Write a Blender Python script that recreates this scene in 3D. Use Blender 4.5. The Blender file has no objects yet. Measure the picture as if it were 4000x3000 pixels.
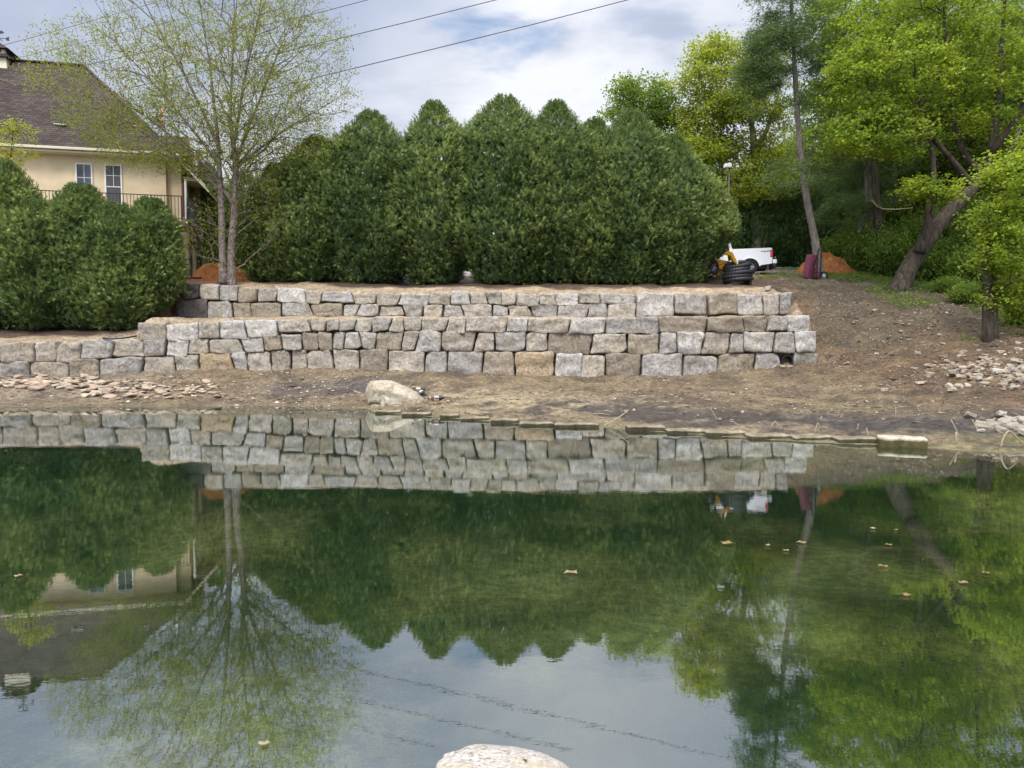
import bpy, bmesh, math, random
import numpy as np
from mathutils import Vector, Matrix
R = math.radians
random.seed(7); RNG = np.random.default_rng(7)
C = bpy.context.scene.collection
SC = bpy.context.scene

# ------------------------------------------------------------------ camera
F, H, TH = 2774.0, 2.0, R(3.1)
cam = bpy.data.cameras.new('camera'); cam.sensor_width = 36; cam.lens = 36*F/4000; cam.clip_start = .05; cam.clip_end = 2000
co = bpy.data.objects.new('camera', cam); C.objects.link(co); co.location = (0, 0, H); co.rotation_euler = (R(90)-TH, 0, 0)
SC.camera = co

# ------------------------------------------------------------------ light and sky
SUN_EL, SUN_AZ = R(48), R(200)          # direction the sun stands in, measured clockwise from +Y
sd = Vector((math.sin(SUN_AZ)*math.cos(SUN_EL), math.cos(SUN_AZ)*math.cos(SUN_EL), math.sin(SUN_EL)))
sl = bpy.data.lights.new('sun', 'SUN'); sl.energy = 1.5; sl.angle = R(14); sl.color = (1, .96, .9)
so = bpy.data.objects.new('sun', sl); C.objects.link(so); so.rotation_euler = sd.to_track_quat('Z', 'Y').to_euler(); so.location = (0, -5, 30)
SC.view_settings.view_transform = 'Standard'; SC.view_settings.look = 'None'; SC.view_settings.gamma = 1
SC.view_settings.exposure = 0.38
SC.cycles.max_bounces = 8; SC.cycles.diffuse_bounces = 3; SC.cycles.glossy_bounces = 3; SC.cycles.transmission_bounces = 6
SC.cycles.transparent_max_bounces = 12; SC.cycles.caustics_reflective = False; SC.cycles.caustics_refractive = False
SC.cycles.use_denoising = True

class NT:
    def __init__(s, tree): s.t = tree; s.n = tree.nodes; s.l = tree.links
    def new(s, typ, **kw):
        nd = s.n.new(typ)
        for k, v in kw.items():
            if k.startswith('i_'):
                key = k[2:]; key = int(key) if key.isdigit() else key.replace('_', ' ')
                sock = nd.inputs[key]
                if hasattr(v, 'is_linked') or isinstance(v, bpy.types.NodeSocket): s.l.new(v, sock)
                else: sock.default_value = v
            else: setattr(nd, k, v)
        return nd
    def math(s, op, a, b=0.0, c=None, clamp=False):
        nd = s.new('ShaderNodeMath', operation=op, use_clamp=clamp)
        for i, v in enumerate((a, b, c)):
            if v is None: continue
            if isinstance(v, bpy.types.NodeSocket): s.l.new(v, nd.inputs[i])
            else: nd.inputs[i].default_value = v
        return nd.outputs[0]
    def mix(s, f, a, b, mode='MIX'):
        nd = s.new('ShaderNodeMix', data_type='RGBA', blend_type=mode)
        for i, v in ((0, f), (6, a), (7, b)):
            if isinstance(v, bpy.types.NodeSocket): s.l.new(v, nd.inputs[i])
            else: nd.inputs[i].default_value = (*v, 1) if isinstance(v, tuple) and len(v) == 3 else v
        return nd.outputs[2]
    def ramp(s, f, stops, interp='LINEAR'):
        nd = s.new('ShaderNodeValToRGB'); s.l.new(f, nd.inputs[0]); cr = nd.color_ramp; cr.interpolation = interp
        while len(cr.elements) < len(stops): cr.elements.new(.5)
        for e, (p, c) in zip(cr.elements, stops):
            e.position = p; e.color = (*c, 1) if isinstance(c, tuple) else (c, c, c, 1)
        return nd.outputs[0]
    def noise(s, vec, scale, detail=4, rough=.55, dist=0.0, out=0):
        nd = s.new('ShaderNodeTexNoise'); nd.inputs['Scale'].default_value = scale; nd.inputs['Detail'].default_value = detail
        nd.inputs['Roughness'].default_value = rough; nd.inputs['Distortion'].default_value = dist
        if vec is not None: s.l.new(vec, nd.inputs['Vector'])
        return nd.outputs[out]
    def mapping(s, vec, scale=(1, 1, 1), loc=(0, 0, 0), rot=(0, 0, 0)):
        nd = s.new('ShaderNodeMapping'); nd.inputs['Scale'].default_value = scale; nd.inputs['Location'].default_value = loc
        nd.inputs['Rotation'].default_value = rot; s.l.new(vec, nd.inputs['Vector']); return nd.outputs[0]
    def coord(s, name='Object'): return s.new('ShaderNodeTexCoord').outputs[name]
    def bump(s, h, strength=.3, dist=.02):
        nd = s.new('ShaderNodeBump'); nd.inputs['Strength'].default_value = strength; nd.inputs['Distance'].default_value = dist
        s.l.new(h, nd.inputs['Height']); return nd.outputs[0]

def material(name):
    m = bpy.data.materials.new(name); m.use_nodes = True; m.node_tree.nodes.clear()
    return m, NT(m.node_tree)
def surf(t, sh): o = t.new('ShaderNodeOutputMaterial'); t.l.new(sh, o.inputs[0])
def pbsdf(t, col, rough=.8, spec=.3, metal=0., normal=None, **kw):
    nd = t.new('ShaderNodeBsdfPrincipled')
    for k, v in (('Base Color', col), ('Roughness', rough), ('Specular IOR Level', spec), ('Metallic', metal), ('Normal', normal)):
        if v is None: continue
        if isinstance(v, bpy.types.NodeSocket): t.l.new(v, nd.inputs[k])
        else: nd.inputs[k].default_value = (*v, 1) if isinstance(v, tuple) else v
    return nd.outputs[0]

w = bpy.data.worlds.new('World'); SC.world = w; w.use_nodes = True; w.node_tree.nodes.clear(); t = NT(w.node_tree)
d = t.coord('Generated')
sep = t.new('ShaderNodeSeparateXYZ', i_0=d)
zz = t.math('MAXIMUM', sep.outputs[2], 0.0)
den = t.math('ADD', zz, .22)
comb = t.new('ShaderNodeCombineXYZ', i_0=t.math('DIVIDE', sep.outputs[0], den), i_1=t.math('DIVIDE', sep.outputs[1], den))
n1 = t.noise(comb.outputs[0], 1.15, 5, .5, .25)
n2 = t.noise(t.mapping(comb.outputs[0], (1, 1.4, 1), (4.3, 1.7, 0)), 2.6, 5, .55, .3)
nn = t.math('ADD', t.math('MULTIPLY', n1, .65), t.math('MULTIPLY', n2, .35))
# the break in the cloud: a patch of blue
def pixdir(px, py):
    u = (px-2000)/F; v = (1500-py)/F
    return Vector((u, math.cos(TH)+v*math.sin(TH), -math.sin(TH)+v*math.cos(TH))).normalized()
def spot(px, py, r0, r1, sx=1., sz=1.):
    c = pixdir(px, py)
    sub = t.new('ShaderNodeVectorMath', operation='SUBTRACT', i_0=d); sub.inputs[1].default_value = c
    mul = t.new('ShaderNodeVectorMath', operation='MULTIPLY', i_0=sub.outputs[0]); mul.inputs[1].default_value = (sx, 1, sz)
    ln = t.new('ShaderNodeVectorMath', operation='LENGTH', i_0=mul.outputs[0])
    wob = t.math('ADD', ln.outputs['Value'], t.math('MULTIPLY', t.math('SUBTRACT', n2, .5), .35))
    mr = t.new('ShaderNodeMapRange', interpolation_type='SMOOTHSTEP', i_0=wob); mr.inputs[1].default_value = r0; mr.inputs[2].default_value = r1
    mr.inputs[3].default_value = 1; mr.inputs[4].default_value = 0
    return mr.outputs[0]
bright = spot(2000, 330, .02, .30, .55, 1.3)
grey = t.math('MAXIMUM', t.math('MULTIPLY', spot(2180, 190, .02, .14, .6, 1.8), .8), t.math('MULTIPLY', spot(1450, 130, .02, .22, .7, 1.0), .75))
hole = spot(2060, 190, .0, .085, .85, 1.6)
hole2 = t.math('MULTIPLY', spot(200, -1500, .05, .4), .6)
hole = t.math('MAXIMUM', hole, hole2)
cv = t.math('ADD', t.math('SUBTRACT', nn, .5), t.math('SUBTRACT', t.math('MULTIPLY', bright, .30), t.math('MULTIPLY', grey, .36)))
ccol = t.ramp(t.math('ADD', t.math('MULTIPLY', cv, 2.2), .45), [(0., (.36, .42, .57)), (.35, (.48, .54, .68)), (.6, (.66, .70, .80)), (1., (.86, .88, .93))])
# the cloud deck is brighter overhead and round the hidden sun
dt = t.new('ShaderNodeVectorMath', operation='DOT_PRODUCT', i_0=d); dt.inputs[1].default_value = sd
mr = t.new('ShaderNodeMapRange', interpolation_type='SMOOTHSTEP', i_0=dt.outputs['Value']); mr.inputs[1].default_value = .1; mr.inputs[2].default_value = 1.
mr.inputs[3].default_value = 1; mr.inputs[4].default_value = 2.4
up = t.new('ShaderNodeMapRange', interpolation_type='SMOOTHSTEP', i_0=sep.outputs[2]); up.inputs[1].default_value = .33; up.inputs[2].default_value = .95
up.inputs[3].default_value = 1; up.inputs[4].default_value = 2.5
cstr = t.math('MULTIPLY', mr.outputs[0], up.outputs[0])
sky = t.new('ShaderNodeTexSky', sky_type='NISHITA', sun_disc=False, sun_elevation=SUN_EL, sun_rotation=SUN_AZ)
b1 = t.new('ShaderNodeBackground', i_0=sky.outputs[0]); b1.inputs[1].default_value = .15
wrm = t.math('MULTIPLY', t.math('SUBTRACT', up.outputs[0], 1.), .66, clamp=True)
ccol = t.mix(wrm, ccol, t.mix(1., ccol, (1.12, 1.0, .86), 'MULTIPLY'))
b2 = t.new('ShaderNodeBackground', i_0=ccol, i_1=t.math('MULTIPLY', cstr, .86))
ms = t.new('ShaderNodeMixShader', i_0=t.math('MULTIPLY', hole, .95)); t.l.new(b2.outputs[0], ms.inputs[1]); t.l.new(b1.outputs[0], ms.inputs[2])
o = t.new('ShaderNodeOutputWorld'); t.l.new(ms.outputs[0], o.inputs[0])

# ------------------------------------------------------------------ helpers
def ray(px, py):
    u = (px-2000)/F; v = (1500-py)/F
    return u, math.cos(TH)+v*math.sin(TH), -math.sin(TH)+v*math.cos(TH)
def P(px, py, Y):
    x, y, z = ray(px, py); k = Y/y
    return np.array((x*k, Y, H+z*k))
def PZ(px, py, z):
    x, y, dz = ray(px, py); k = (z-H)/dz
    return np.array((x*k, y*k, z))
def tag(o, label=None, cat=None, group=None, kind=None):
    for k, v in (('label', label), ('category', cat), ('group', group), ('kind', kind)):
        if v: o[k] = v
    return o
def empty(name, loc=(0, 0, 0), rz=0, label=None, cat=None, group=None):
    o = bpy.data.objects.new(name, None); C.objects.link(o); o.location = loc; o.rotation_euler = (0, 0, rz); o.empty_display_size = .2
    return tag(o, label, cat, group)
def mesh_np(name, V, Fc, mat=None, parent=None, smooth=False, tint=None, col=None, matidx=None):
    V = np.asarray(V, dtype=np.float32); me = bpy.data.meshes.new(name)
    if isinstance(Fc, np.ndarray):
        n, k = Fc.shape
        me.vertices.add(len(V)); me.vertices.foreach_set('co', V.ravel())
        me.loops.add(n*k); me.loops.foreach_set('vertex_index', Fc.astype(np.int32).ravel())
        me.polygons.add(n); me.polygons.foreach_set('loop_start', np.arange(0, n*k, k, dtype=np.int32)); me.polygons.foreach_set('loop_total', np.full(n, k, dtype=np.int32))
        me.update(calc_edges=True)
    else:
        me.from_pydata([tuple(map(float, v)) for v in V], [], Fc); me.update()
    if smooth: me.polygons.foreach_set('use_smooth', np.ones(len(me.polygons), dtype=bool))
    if matidx is not None: me.polygons.foreach_set('material_index', np.asarray(matidx, dtype=np.int32))
    if tint is not None:
        a = me.attributes.new('tint', 'FLOAT', 'POINT'); a.data.foreach_set('value', np.asarray(tint, dtype=np.float32))
    if col is not None:
        a = me.attributes.new('col', 'FLOAT_COLOR', 'POINT'); a.data.foreach_set('color', np.c_[col, np.ones(len(col))].astype(np.float32).ravel())
    for m in (mat if isinstance(mat, (list, tuple)) else [mat]):
        if m: me.materials.append(m)
    o = bpy.data.objects.new(name, me); C.objects.link(o)
    if parent: o.parent = parent
    return o
class MB:
    def __init__(s): s.v = []; s.f = []
    def add(s, V, Fc):
        b = len(s.v); s.v += [tuple(map(float, p)) for p in V]; s.f += [tuple(b+i for i in f) for f in Fc]; return s
    def box(s, x0, x1, y0, y1, z0, z1):
        V = [(x, y, z) for x in (x0, x1) for y in (y0, y1) for z in (z0, z1)]
        return s.add(V, [(0, 1, 3, 2), (4, 6, 7, 5), (0, 4, 5, 1), (2, 3, 7, 6), (0, 2, 6, 4), (1, 5, 7, 3)])
    def bar(s, p, q, wd=.05, dp=None, up=(0, 0, 1)):
        dp = dp or wd; p = Vector(p); q = Vector(q); d_ = (q-p).normalized(); a = d_.cross(Vector(up))
        if a.length < 1e-3: a = d_.cross(Vector((1, 0, 0)))
        a.normalize(); b = a.cross(d_).normalized()
        V = [c+a*sx*wd/2+b*sy*dp/2 for c in (p, q) for sx, sy in ((-1, -1), (1, -1), (1, 1), (-1, 1))]
        return s.add(V, [(3, 2, 1, 0), (4, 5, 6, 7), (0, 1, 5, 4), (1, 2, 6, 5), (2, 3, 7, 6), (3, 0, 4, 7)])
    def prism(s, poly, y0, y1):     # polygon in (x, z), extruded along y
        n = len(poly); V = [(x, y0, z) for x, z in poly]+[(x, y1, z) for x, z in poly]
        return s.add(V, [tuple(range(n)), tuple(range(2*n-1, n-1, -1))]+[(i, i+n, (i+1) % n+n, (i+1) % n) for i in range(n)])
    def tube(s, pts, rad, n=8, cap=True, sq=1.0):
        V, Fc = tube_geo(pts, rad, n, cap, sq); return s.add(V, Fc)
    def ring(s, c, ax, r_out, r_in, wd, n=28):   # annular cylinder round axis ax
        c = Vector(c); ax = Vector(ax).normalized(); a = ax.cross(Vector((0, 0, 1)))
        if a.length < .1: a = Vector((1, 0, 0))
        a.normalize(); b = ax.cross(a); V = []
        for i in range(n):
            e = a*math.cos(2*math.pi*i/n)+b*math.sin(2*math.pi*i/n)
            V += [c+e*r_out*.96-ax*wd/2, c+e*r_out-ax*wd*.3, c+e*r_out+ax*wd*.3, c+e*r_out*.96+ax*wd/2, c+e*r_in+ax*wd*.4, c+e*r_in-ax*wd*.4]
        return s.add(V, [(6*i+k, 6*((i+1) % n)+k, 6*((i+1) % n)+(k+1) % 6, 6*i+(k+1) % 6) for i in range(n) for k in range(6)])
    def build(s, name, mat, parent=None, smooth=False, bevel=0):
        o = mesh_np(name, s.v, s.f, mat, parent, smooth)
        if bevel:
            md = o.modifiers.new('bevel', 'BEVEL'); md.width = bevel; md.segments = 2; md.limit_method = 'ANGLE'; md.angle_limit = R(35)
        return o
def tube_geo(pts, rad, n=8, cap=True, sq=1.0):
    pts = [Vector(p) for p in pts]; rad = list(rad) if hasattr(rad, '__len__') else [rad]*len(pts); V = []; Fc = []
    t0 = (pts[1]-pts[0]).normalized(); a = t0.cross(Vector((0, 0, 1)))
    if a.length < .05: a = t0.cross(Vector((0, 1, 0)))
    a.normalize()
    for i, p in enumerate(pts):
        tg = (pts[min(i+1, len(pts)-1)]-pts[max(i-1, 0)]).normalized(); a = (a-tg*a.dot(tg)).normalized(); b = tg.cross(a)
        for k in range(n):
            an = 2*math.pi*k/n; V.append(p+(a*math.cos(an)+b*math.sin(an)*sq)*rad[i])
    for i in range(len(pts)-1):
        for k in range(n): Fc.append((i*n+k, i*n+(k+1) % n, (i+1)*n+(k+1) % n, (i+1)*n+k))
    if cap: Fc += [tuple(range(n-1, -1, -1)), tuple((len(pts)-1)*n+k for k in range(n))]
    return V, Fc
def _h(i, j, k):
    n = (i*73856093) ^ (j*19349663) ^ (k*83492791); n = (n ^ (n >> 13))*1274126177 & 0x7fffffff
    return ((n ^ (n >> 16)) & 0xffff)/65535.
def vn(x, y, z=0.):
    x, y, z = np.broadcast_arrays(np.asarray(x, float)+1000, np.asarray(y, float)+1000, np.asarray(z, float)+1000)
    i, j, k = (np.floor(a).astype(np.int64) for a in (x, y, z)); f = [a-b for a, b in ((x, i), (y, j), (z, k))]; u, v, w_ = [g*g*(3-2*g) for g in f]
    r = 0
    for a in (0, 1):
        for b in (0, 1):
            for c in (0, 1): r = r+_h(i+a, j+b, k+c)*(u if a else 1-u)*(v if b else 1-v)*(w_ if c else 1-w_)
    return r*2-1
def fbm(x, y, z=0., o=4, g=.5):
    r = 0; a = 1
    for q in range(o): r = r+a*vn(np.asarray(x)*2**q+q*17.3, np.asarray(y)*2**q+q*5.1, np.asarray(z)*2**q); a *= g
    return r
def sstep(a, b, x): q = np.clip((x-a)/(b-a), 0, 1); return q*q*(3-2*q)
def dup(root, name=None):
    r = root.copy(); C.objects.link(r)
    for ch in list(root.children):
        c = ch.copy(); C.objects.link(c); c.parent = r
        for g in list(ch.children):
            e = g.copy(); C.objects.link(e); e.parent = c
    return r
ORD = 'first second third fourth fifth sixth seventh eighth ninth tenth eleventh twelfth thirteenth fourteenth fifteenth sixteenth seventeenth eighteenth nineteenth twentieth'.split()
def nth(i):
    return ORD[i] if i < 20 else ('thirtieth' if i == 29 else (('twenty-' if i < 29 else 'thirty-')+ORD[i % 10]))

# ------------------------------------------------------------------ shore, walls and terrain functions
FX = [-600, 0, 540, 1000, 1500, 2000, 2600, 3200]; FY = [28.2, 28.8, 30.4, 30.2, 29.2, 28.1, 28.1, 29.2]
UX = [600, 680, 1100, 1500, 2000, 2500, 3080, 3200]; UY = [34.6, 34.4, 33.0, 31.3, 30.0, 29.9, 30.7, 30.9]
Yf1 = lambda px: float(np.interp(px, FX, FY)); Yf2 = lambda px: float(np.interp(px, UX, UY))
f1X = [(x-2000)/F*y for x, y in zip(FX, FY)]; f2X = [(x-2000)/F*y for x, y in zip(UX, UY)]
WL = [(-600, 1592), (0, 1592), (400, 1590), (800, 1588), (1200, 1590), (1420, 1597), (1480, 1612), (1600, 1622), (1800, 1638), (2000, 1655), (2300, 1668), (2600, 1690), (2900, 1712), (3200, 1730), (3450, 1740), (3650, 1754), (4000, 1777), (4400, 1800)]
wl = np.array([PZ(x, y, 0) for x, y in WL])
Yw = lambda X: np.interp(X, wl[:, 0], wl[:, 1])
BOT1 = lambda px: np.interp(px, [0, 200, 330, 470, 620, 730, 850, 1000, 1200, 1400, 1600, 1800, 2000, 2200, 2400, 2600, 2750, 2900, 3000, 3200], [1475, 1478, 1465, 1470, 1458, 1448, 1445, 1452, 1445, 1450, 1455, 1462, 1470, 1480, 1475, 1470, 1462, 1450, 1442, 1420])
low = [(*p[:2], 0.0) for p in wl]
for px in range(-600, 3201, 200): low.append(tuple(P(px, BOT1(px)-3, Yf1(px)-.05)))
for px, py, Y in [(3210, 1420, 29.2), (3225, 1240, 31.5), (3150, 1150, 33.5), (3250, 1085, 38), (2980, 1100, 36.5), (3110, 1130, 34.5),
        (3300, 1600, 20.5), (3300, 1500, 25), (3300, 1400, 28.5), (3300, 1300, 30.5), (3300, 1200, 32.5), (3300, 1120, 35.5), (3300, 1080, 39),
        (3600, 1650, 17), (3600, 1560, 20.5), (3600, 1450, 24), (3600, 1350, 27), (3600, 1250, 29.5), (3600, 1180, 32), (3550, 1130, 34.5), (3550, 1100, 38),
        (3900, 1700, 15), (3900, 1620, 17.5), (3900, 1500, 21), (3900, 1400, 23.5), (3900, 1320, 26), (3900, 1240, 29), (3900, 1150, 33), (3900, 1100, 37),
        (4500, 1600, 17), (4500, 1350, 24), (4500, 1150, 33), (2300, 1560, 22.5), (1700, 1540, 24.5), (2000, 1500, 26), (2600, 1550, 22.5), (2900, 1600, 20.6),
        (500, 1540, 25), (100, 1540, 25.5), (1000, 1530, 26.2), (1250, 1500, 27.5)]: low.append(tuple(P(px, py, Y)))
low += [(x, y, z) for x, y, z in ((30, 45, 6.6), (45, 30, 5.2), (45, 15, 1.2), (15, 46, 6.6), (-45, 26, .9), (-45, 22, .2), (60, 60, 8), (20, 60, 7.5))]
mid = []
for px in (-600, -200, 0, 200, 400, 520): mid += [tuple(P(px, 1337, Yf1(px)+.5)), tuple(P(px, 1300, 31.8)), tuple(P(px, 1280, 33.5))]
for px in (560, 700, 900, 1200, 1500, 1800, 2100, 2400, 2700, 3000, 3150):
    a = P(px, 1258 if px < 900 else 1248 if px < 1400 else 1244, Yf1(px)+.45); mid.append(tuple(a))
    mid.append(tuple(P(px, 1238 if px > 1100 else 1250-(1100-px)*.02, max(Yf2(px), Yf1(px)+1)-.05)))
up = []
for px in (690, 900, 1200, 1500, 1800, 2100, 2400, 2700, 2900, 3050):
    top = np.interp(px, [690, 1000, 1200, 1500, 3100], [1112, 1124, 1131, 1145, 1149])
    up.append(tuple(P(px, top-1, Yf2(px)+.5))); up.append(tuple(P(px, top-22, Yf2(px)+1.8)))
for px, py, Y in [(750, 1098, 36), (900, 1100, 36.2), (1100, 1108, 38), (1600, 1112, 36), (2000, 1113, 35.5), (2400, 1112, 35.2), (2750, 1105, 35.2), (2900, 1088, 37), (2922, 1072, 40),
        (2922, 1073, 41.3), (2850, 1076, 40), (3000, 1071, 42), (2900, 1055, 45.5), (3100, 1053, 45), (3100, 1046, 50), (2950, 1046, 50), (3200, 1066, 41), (3350, 1068, 41), (2980, 1100, 36.5), (3110, 1130, 34.5), (3250, 1085, 38), (3100, 1150, 33.2), (3300, 1080, 39), (3550, 1100, 38), (3900, 1100, 37), (1500, 1060, 44), (2200, 1060, 43)]: up.append(tuple(P(px, py, Y)))
up += [(-30, 36.5, 2.6), (-30, 40, 3.6), (-20, 40, 4.6), (-16, 39.5, 5.2), (-40, 45, 4.5), (-20, 60, 6.5), (0, 60, 7.2), (20, 60, 7.5), (40, 60, 8), (60, 60, 8), (-60, 60, 6), (0, 90, 8), (60, 90, 9), (-60, 90, 8), (0, 50, 7.0), (30, 45, 6.6), (45, 30, 5.2)]
class RBF:
    def __init__(s, pts):
        p = np.array(pts, float); s.c = p[:, :2]; n = len(p); A = np.zeros((n+3, n+3))
        A[:n, :n] = s.k(s.c, s.c); A[:n, n] = 1; A[:n, n+1:] = s.c; A[n, :n] = 1; A[n+1:, :n] = s.c.T; A[:n, :n] -= np.eye(n)*.02
        s.w = np.linalg.solve(A, np.r_[p[:, 2], 0, 0, 0])
    def k(s, a, b): return np.sqrt(((a[:, None]-b[None])**2).sum(-1)+.25)
    def __call__(s, X, Y):
        q = np.c_[np.ravel(X), np.ravel(Y)]; n = len(s.c); r = np.empty(len(q))
        for i in range(0, len(q), 20000): r[i:i+20000] = s.k(q[i:i+20000], s.c)@s.w[:n]
        return (r+s.w[n]+q@s.w[n+1:]).reshape(np.shape(X))
Lo, Mi, Up = RBF(low), RBF(mid), RBF(up)
X1END = (3196-2000)/F*29.2; X2END = (3086-2000)/F*30.8; X2START = (672-2000)/F*34.4
def terrain(X, Y):
    X = np.asarray(X, float); Y = np.asarray(Y, float); s = Y-Yw(X)
    zl = Lo(X, Y); zm = Mi(X, Y); zu = Up(X, Y)
    y1 = np.interp(X, f1X, FY)+.42; y2 = np.interp(X, f2X, UY)+.42
    # behind the lower wall
    zmid = np.where(X < X2START-.1, zm+(zu-zm)*sstep(33.6, 36.5, Y), np.where(Y > y2, zu, np.minimum(zm, 9)))
    zmid = np.where((X >= X2START-.1) & (Y <= y2), zm, zmid)
    far = sstep(36, 41, Y)
    zr = zl*(1-far)+zu*far
    # right of the wall ends
    k1 = sstep(X1END-.25, X1END+.15, X); k2 = sstep(X2END-.2, X2END+.5, X)
    z = np.where(Y > y1, zmid, zl)
    upper = Y > y2
    z = np.where(upper, z*(1-k2)+zr*k2, np.where(Y > y1, z*(1-k1)+zr*k1, z))
    z = np.where((Y > y1) & ~upper & (X > X1END-1.2) & (X <= X1END+.15), np.minimum(z, np.maximum(zr, zm-.05)), z)
    # the pond bed
    deep = np.clip(-s, 0, 30)
    near = sstep(3.5, 12, Y)
    bed = -(.10*sstep(0, .25, deep)+(.25+.9*near*sstep(6, -8, X)+.35*near)*sstep(.2, 6, deep))
    bank = np.clip(3.0-Y+.25*np.sin(X*1.3), -1, 3)
    bed = np.maximum(bed, -.3+.5*(bank+.2))
    z = np.where(s < 0, np.minimum(bed, .45), np.maximum(z, .02*np.minimum(s, 1)))
    return z
def tz(x, y): return float(terrain(np.array([x]), np.array([y]))[0])
# ------------------------------------------------------------------ materials
M = {}
def m_ground():
    m, t = material('earth'); g = t.coord('Object')
    at = t.new('ShaderNodeAttribute', attribute_name='col')
    n1 = t.noise(g, .9, 6, .62); n2 = t.noise(g, 7, 6, .7); n3 = t.noise(g, 38, 4, .7)
    k = t.math('ADD', t.math('MULTIPLY', n2, .6), t.math('MULTIPLY', n3, .5))
    k = t.math('ADD', k, t.math('MULTIPLY', n1, .35))
    r = t.ramp(k, [(.50, .28), (.62, .68), (.72, 1.15), (.84, 2.2)])
    c = t.mix(1., at.outputs['Color'], r, 'MULTIPLY')
    vor = t.new('ShaderNodeTexVoronoi', i_0=g); vor.inputs['Scale'].default_value = 16
    lum = t.new('ShaderNodeSeparateColor', i_0=vor.outputs['Color'])
    peb = t.math('MULTIPLY', t.math('LESS_THAN', vor.outputs['Distance'], .27), t.math('GREATER_THAN', lum.outputs[0], .80))
    at2 = t.new('ShaderNodeAttribute', attribute_name='tint')
    peb = t.math('MULTIPLY', peb, at2.outputs['Fac'])
    c = t.mix(peb, c, t.mix(lum.outputs[1], (.30, .25, .19), (.48, .42, .34)))
    wet = t.new('ShaderNodeSeparateColor', i_0=at.outputs['Color'])
    mr = t.new('ShaderNodeMapRange', i_0=wet.outputs[0]); mr.inputs[1].default_value = .05; mr.inputs[2].default_value = .13; mr.inputs[3].default_value = .38; mr.inputs[4].default_value = .95
    h = t.math('ADD', t.math('MULTIPLY', n2, .7), t.math('MULTIPLY', n3, .3))
    surf(t, pbsdf(t, c, mr.outputs[0], .4, normal=t.bump(h, 1., .2)))
    return m
def m_stone():
    m, t = material('quarried_stone'); oi = t.new('ShaderNodeObjectInfo'); g = t.coord('Object')
    off = t.new('ShaderNodeVectorMath', operation='ADD', i_0=g)
    cx = t.new('ShaderNodeCombineXYZ', i_0=t.math('MULTIPLY', oi.outputs['Random'], 91.), i_1=t.math('MULTIPLY', oi.outputs['Random'], 37.), i_2=oi.outputs['Random'])
    t.l.new(cx.outputs[0], off.inputs[1]); v = off.outputs[0]
    n1 = t.noise(v, 1.6, 5, .6, .8); n2 = t.noise(v, 9, 6, .7, .4); n3 = t.noise(v, 45, 4, .75)
    k = t.math('ADD', t.math('MULTIPLY', n2, .62), t.math('MULTIPLY', n3, .42))
    r = t.ramp(k, [(.40, .42), (.50, .85), (.60, 1.10), (.70, 1.7)])
    tan = t.ramp(n1, [(.42, (1.05, 1.04, 1.03)), (.62, (.98, .90, .77))])
    c = t.mix(1., oi.outputs['Color'], r, 'MULTIPLY'); c = t.mix(.8, c, tan, 'MULTIPLY')
    str_ = t.noise(t.mapping(v, (1.2, 1.2, 1.2), rot=(.3, .2, .7)), 2.2, 3, .6, 2.5)
    vein = t.ramp(str_, [(.485, 0.), (.50, 1.), (.515, 0.)])
    c = t.mix(t.math('MULTIPLY', vein, .35), c, (.13, .11, .09))
    h = t.math('ADD', t.math('MULTIPLY', n2, .8), t.math('MULTIPLY', n3, .35)); h = t.math('SUBTRACT', h, t.math('MULTIPLY', vein, .4))
    surf(t, pbsdf(t, c, .92, .25, normal=t.bump(h, .85, .09)))
    return m
def m_leaf(name, c0, c1, c2, trans=.35, rough=.55):
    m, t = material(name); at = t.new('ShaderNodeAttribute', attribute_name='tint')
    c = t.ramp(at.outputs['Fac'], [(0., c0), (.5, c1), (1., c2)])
    p = pbsdf(t, c, rough, .25)
    tr = t.new('ShaderNodeBsdfTranslucent', i_0=t.mix(.5, c, (min(1, c2[0]*1.1), min(1, c2[1]*1.15), c2[2]*.8)))
    ms = t.new('ShaderNodeMixShader', i_0=trans); t.l.new(p, ms.inputs[1]); t.l.new(tr.outputs[0], ms.inputs[2]); surf(t, ms.outputs[0]); return m
def m_simple(name, col, rough=.7, spec=.3, metal=0., nz=.15, sc=12., bump=.15, dist=.01, stretch=(1, 1, 1)):
    m, t = material(name); g = t.mapping(t.coord('Object'), stretch); n = t.noise(g, sc, 5, .6)
    c = t.mix(1., tuple(col), t.ramp(n, [(.3, 1-nz), (.7, 1+nz)]), 'MULTIPLY')
    surf(t, pbsdf(t, c, rough, spec, metal, normal=t.bump(n, bump, dist) if bump else None)); return m
def m_bark(name, c0, c1, sc=6., st=(1, 1, .3)):
    m, t = material(name); g = t.mapping(t.coord('Object'), st); n = t.noise(g, sc, 6, .7, .6)
    surf(t, pbsdf(t, t.ramp(n, [(.35, c0), (.65, c1)]), .95, .15, normal=t.bump(n, .9, .04))); return m
M['earth'] = m_ground(); M['stone'] = m_stone()
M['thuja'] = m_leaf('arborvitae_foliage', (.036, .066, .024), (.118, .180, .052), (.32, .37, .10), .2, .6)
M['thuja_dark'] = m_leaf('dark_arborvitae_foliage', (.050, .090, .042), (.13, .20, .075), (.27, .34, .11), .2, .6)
M['birch_leaf'] = m_leaf('birch_leaf', (.12, .15, .015), (.25, .30, .03), (.44, .46, .05), .4)
M['maple_leaf'] = m_leaf('maple_leaf', (.045, .095, .012), (.135, .225, .025), (.42, .50, .05), .45)
M['wood_leaf'] = m_leaf('woodland_leaf', (.045, .085, .018), (.12, .20, .035), (.27, .36, .06), .45)
M['oak_leaf'] = m_leaf('young_oak_leaf', (.11, .17, .02), (.25, .33, .035), (.46, .48, .06), .5)
M['pine_leaf'] = m_leaf('pine_needle', (.055, .10, .035), (.115, .185, .06), (.20, .28, .09), .3)
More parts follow.
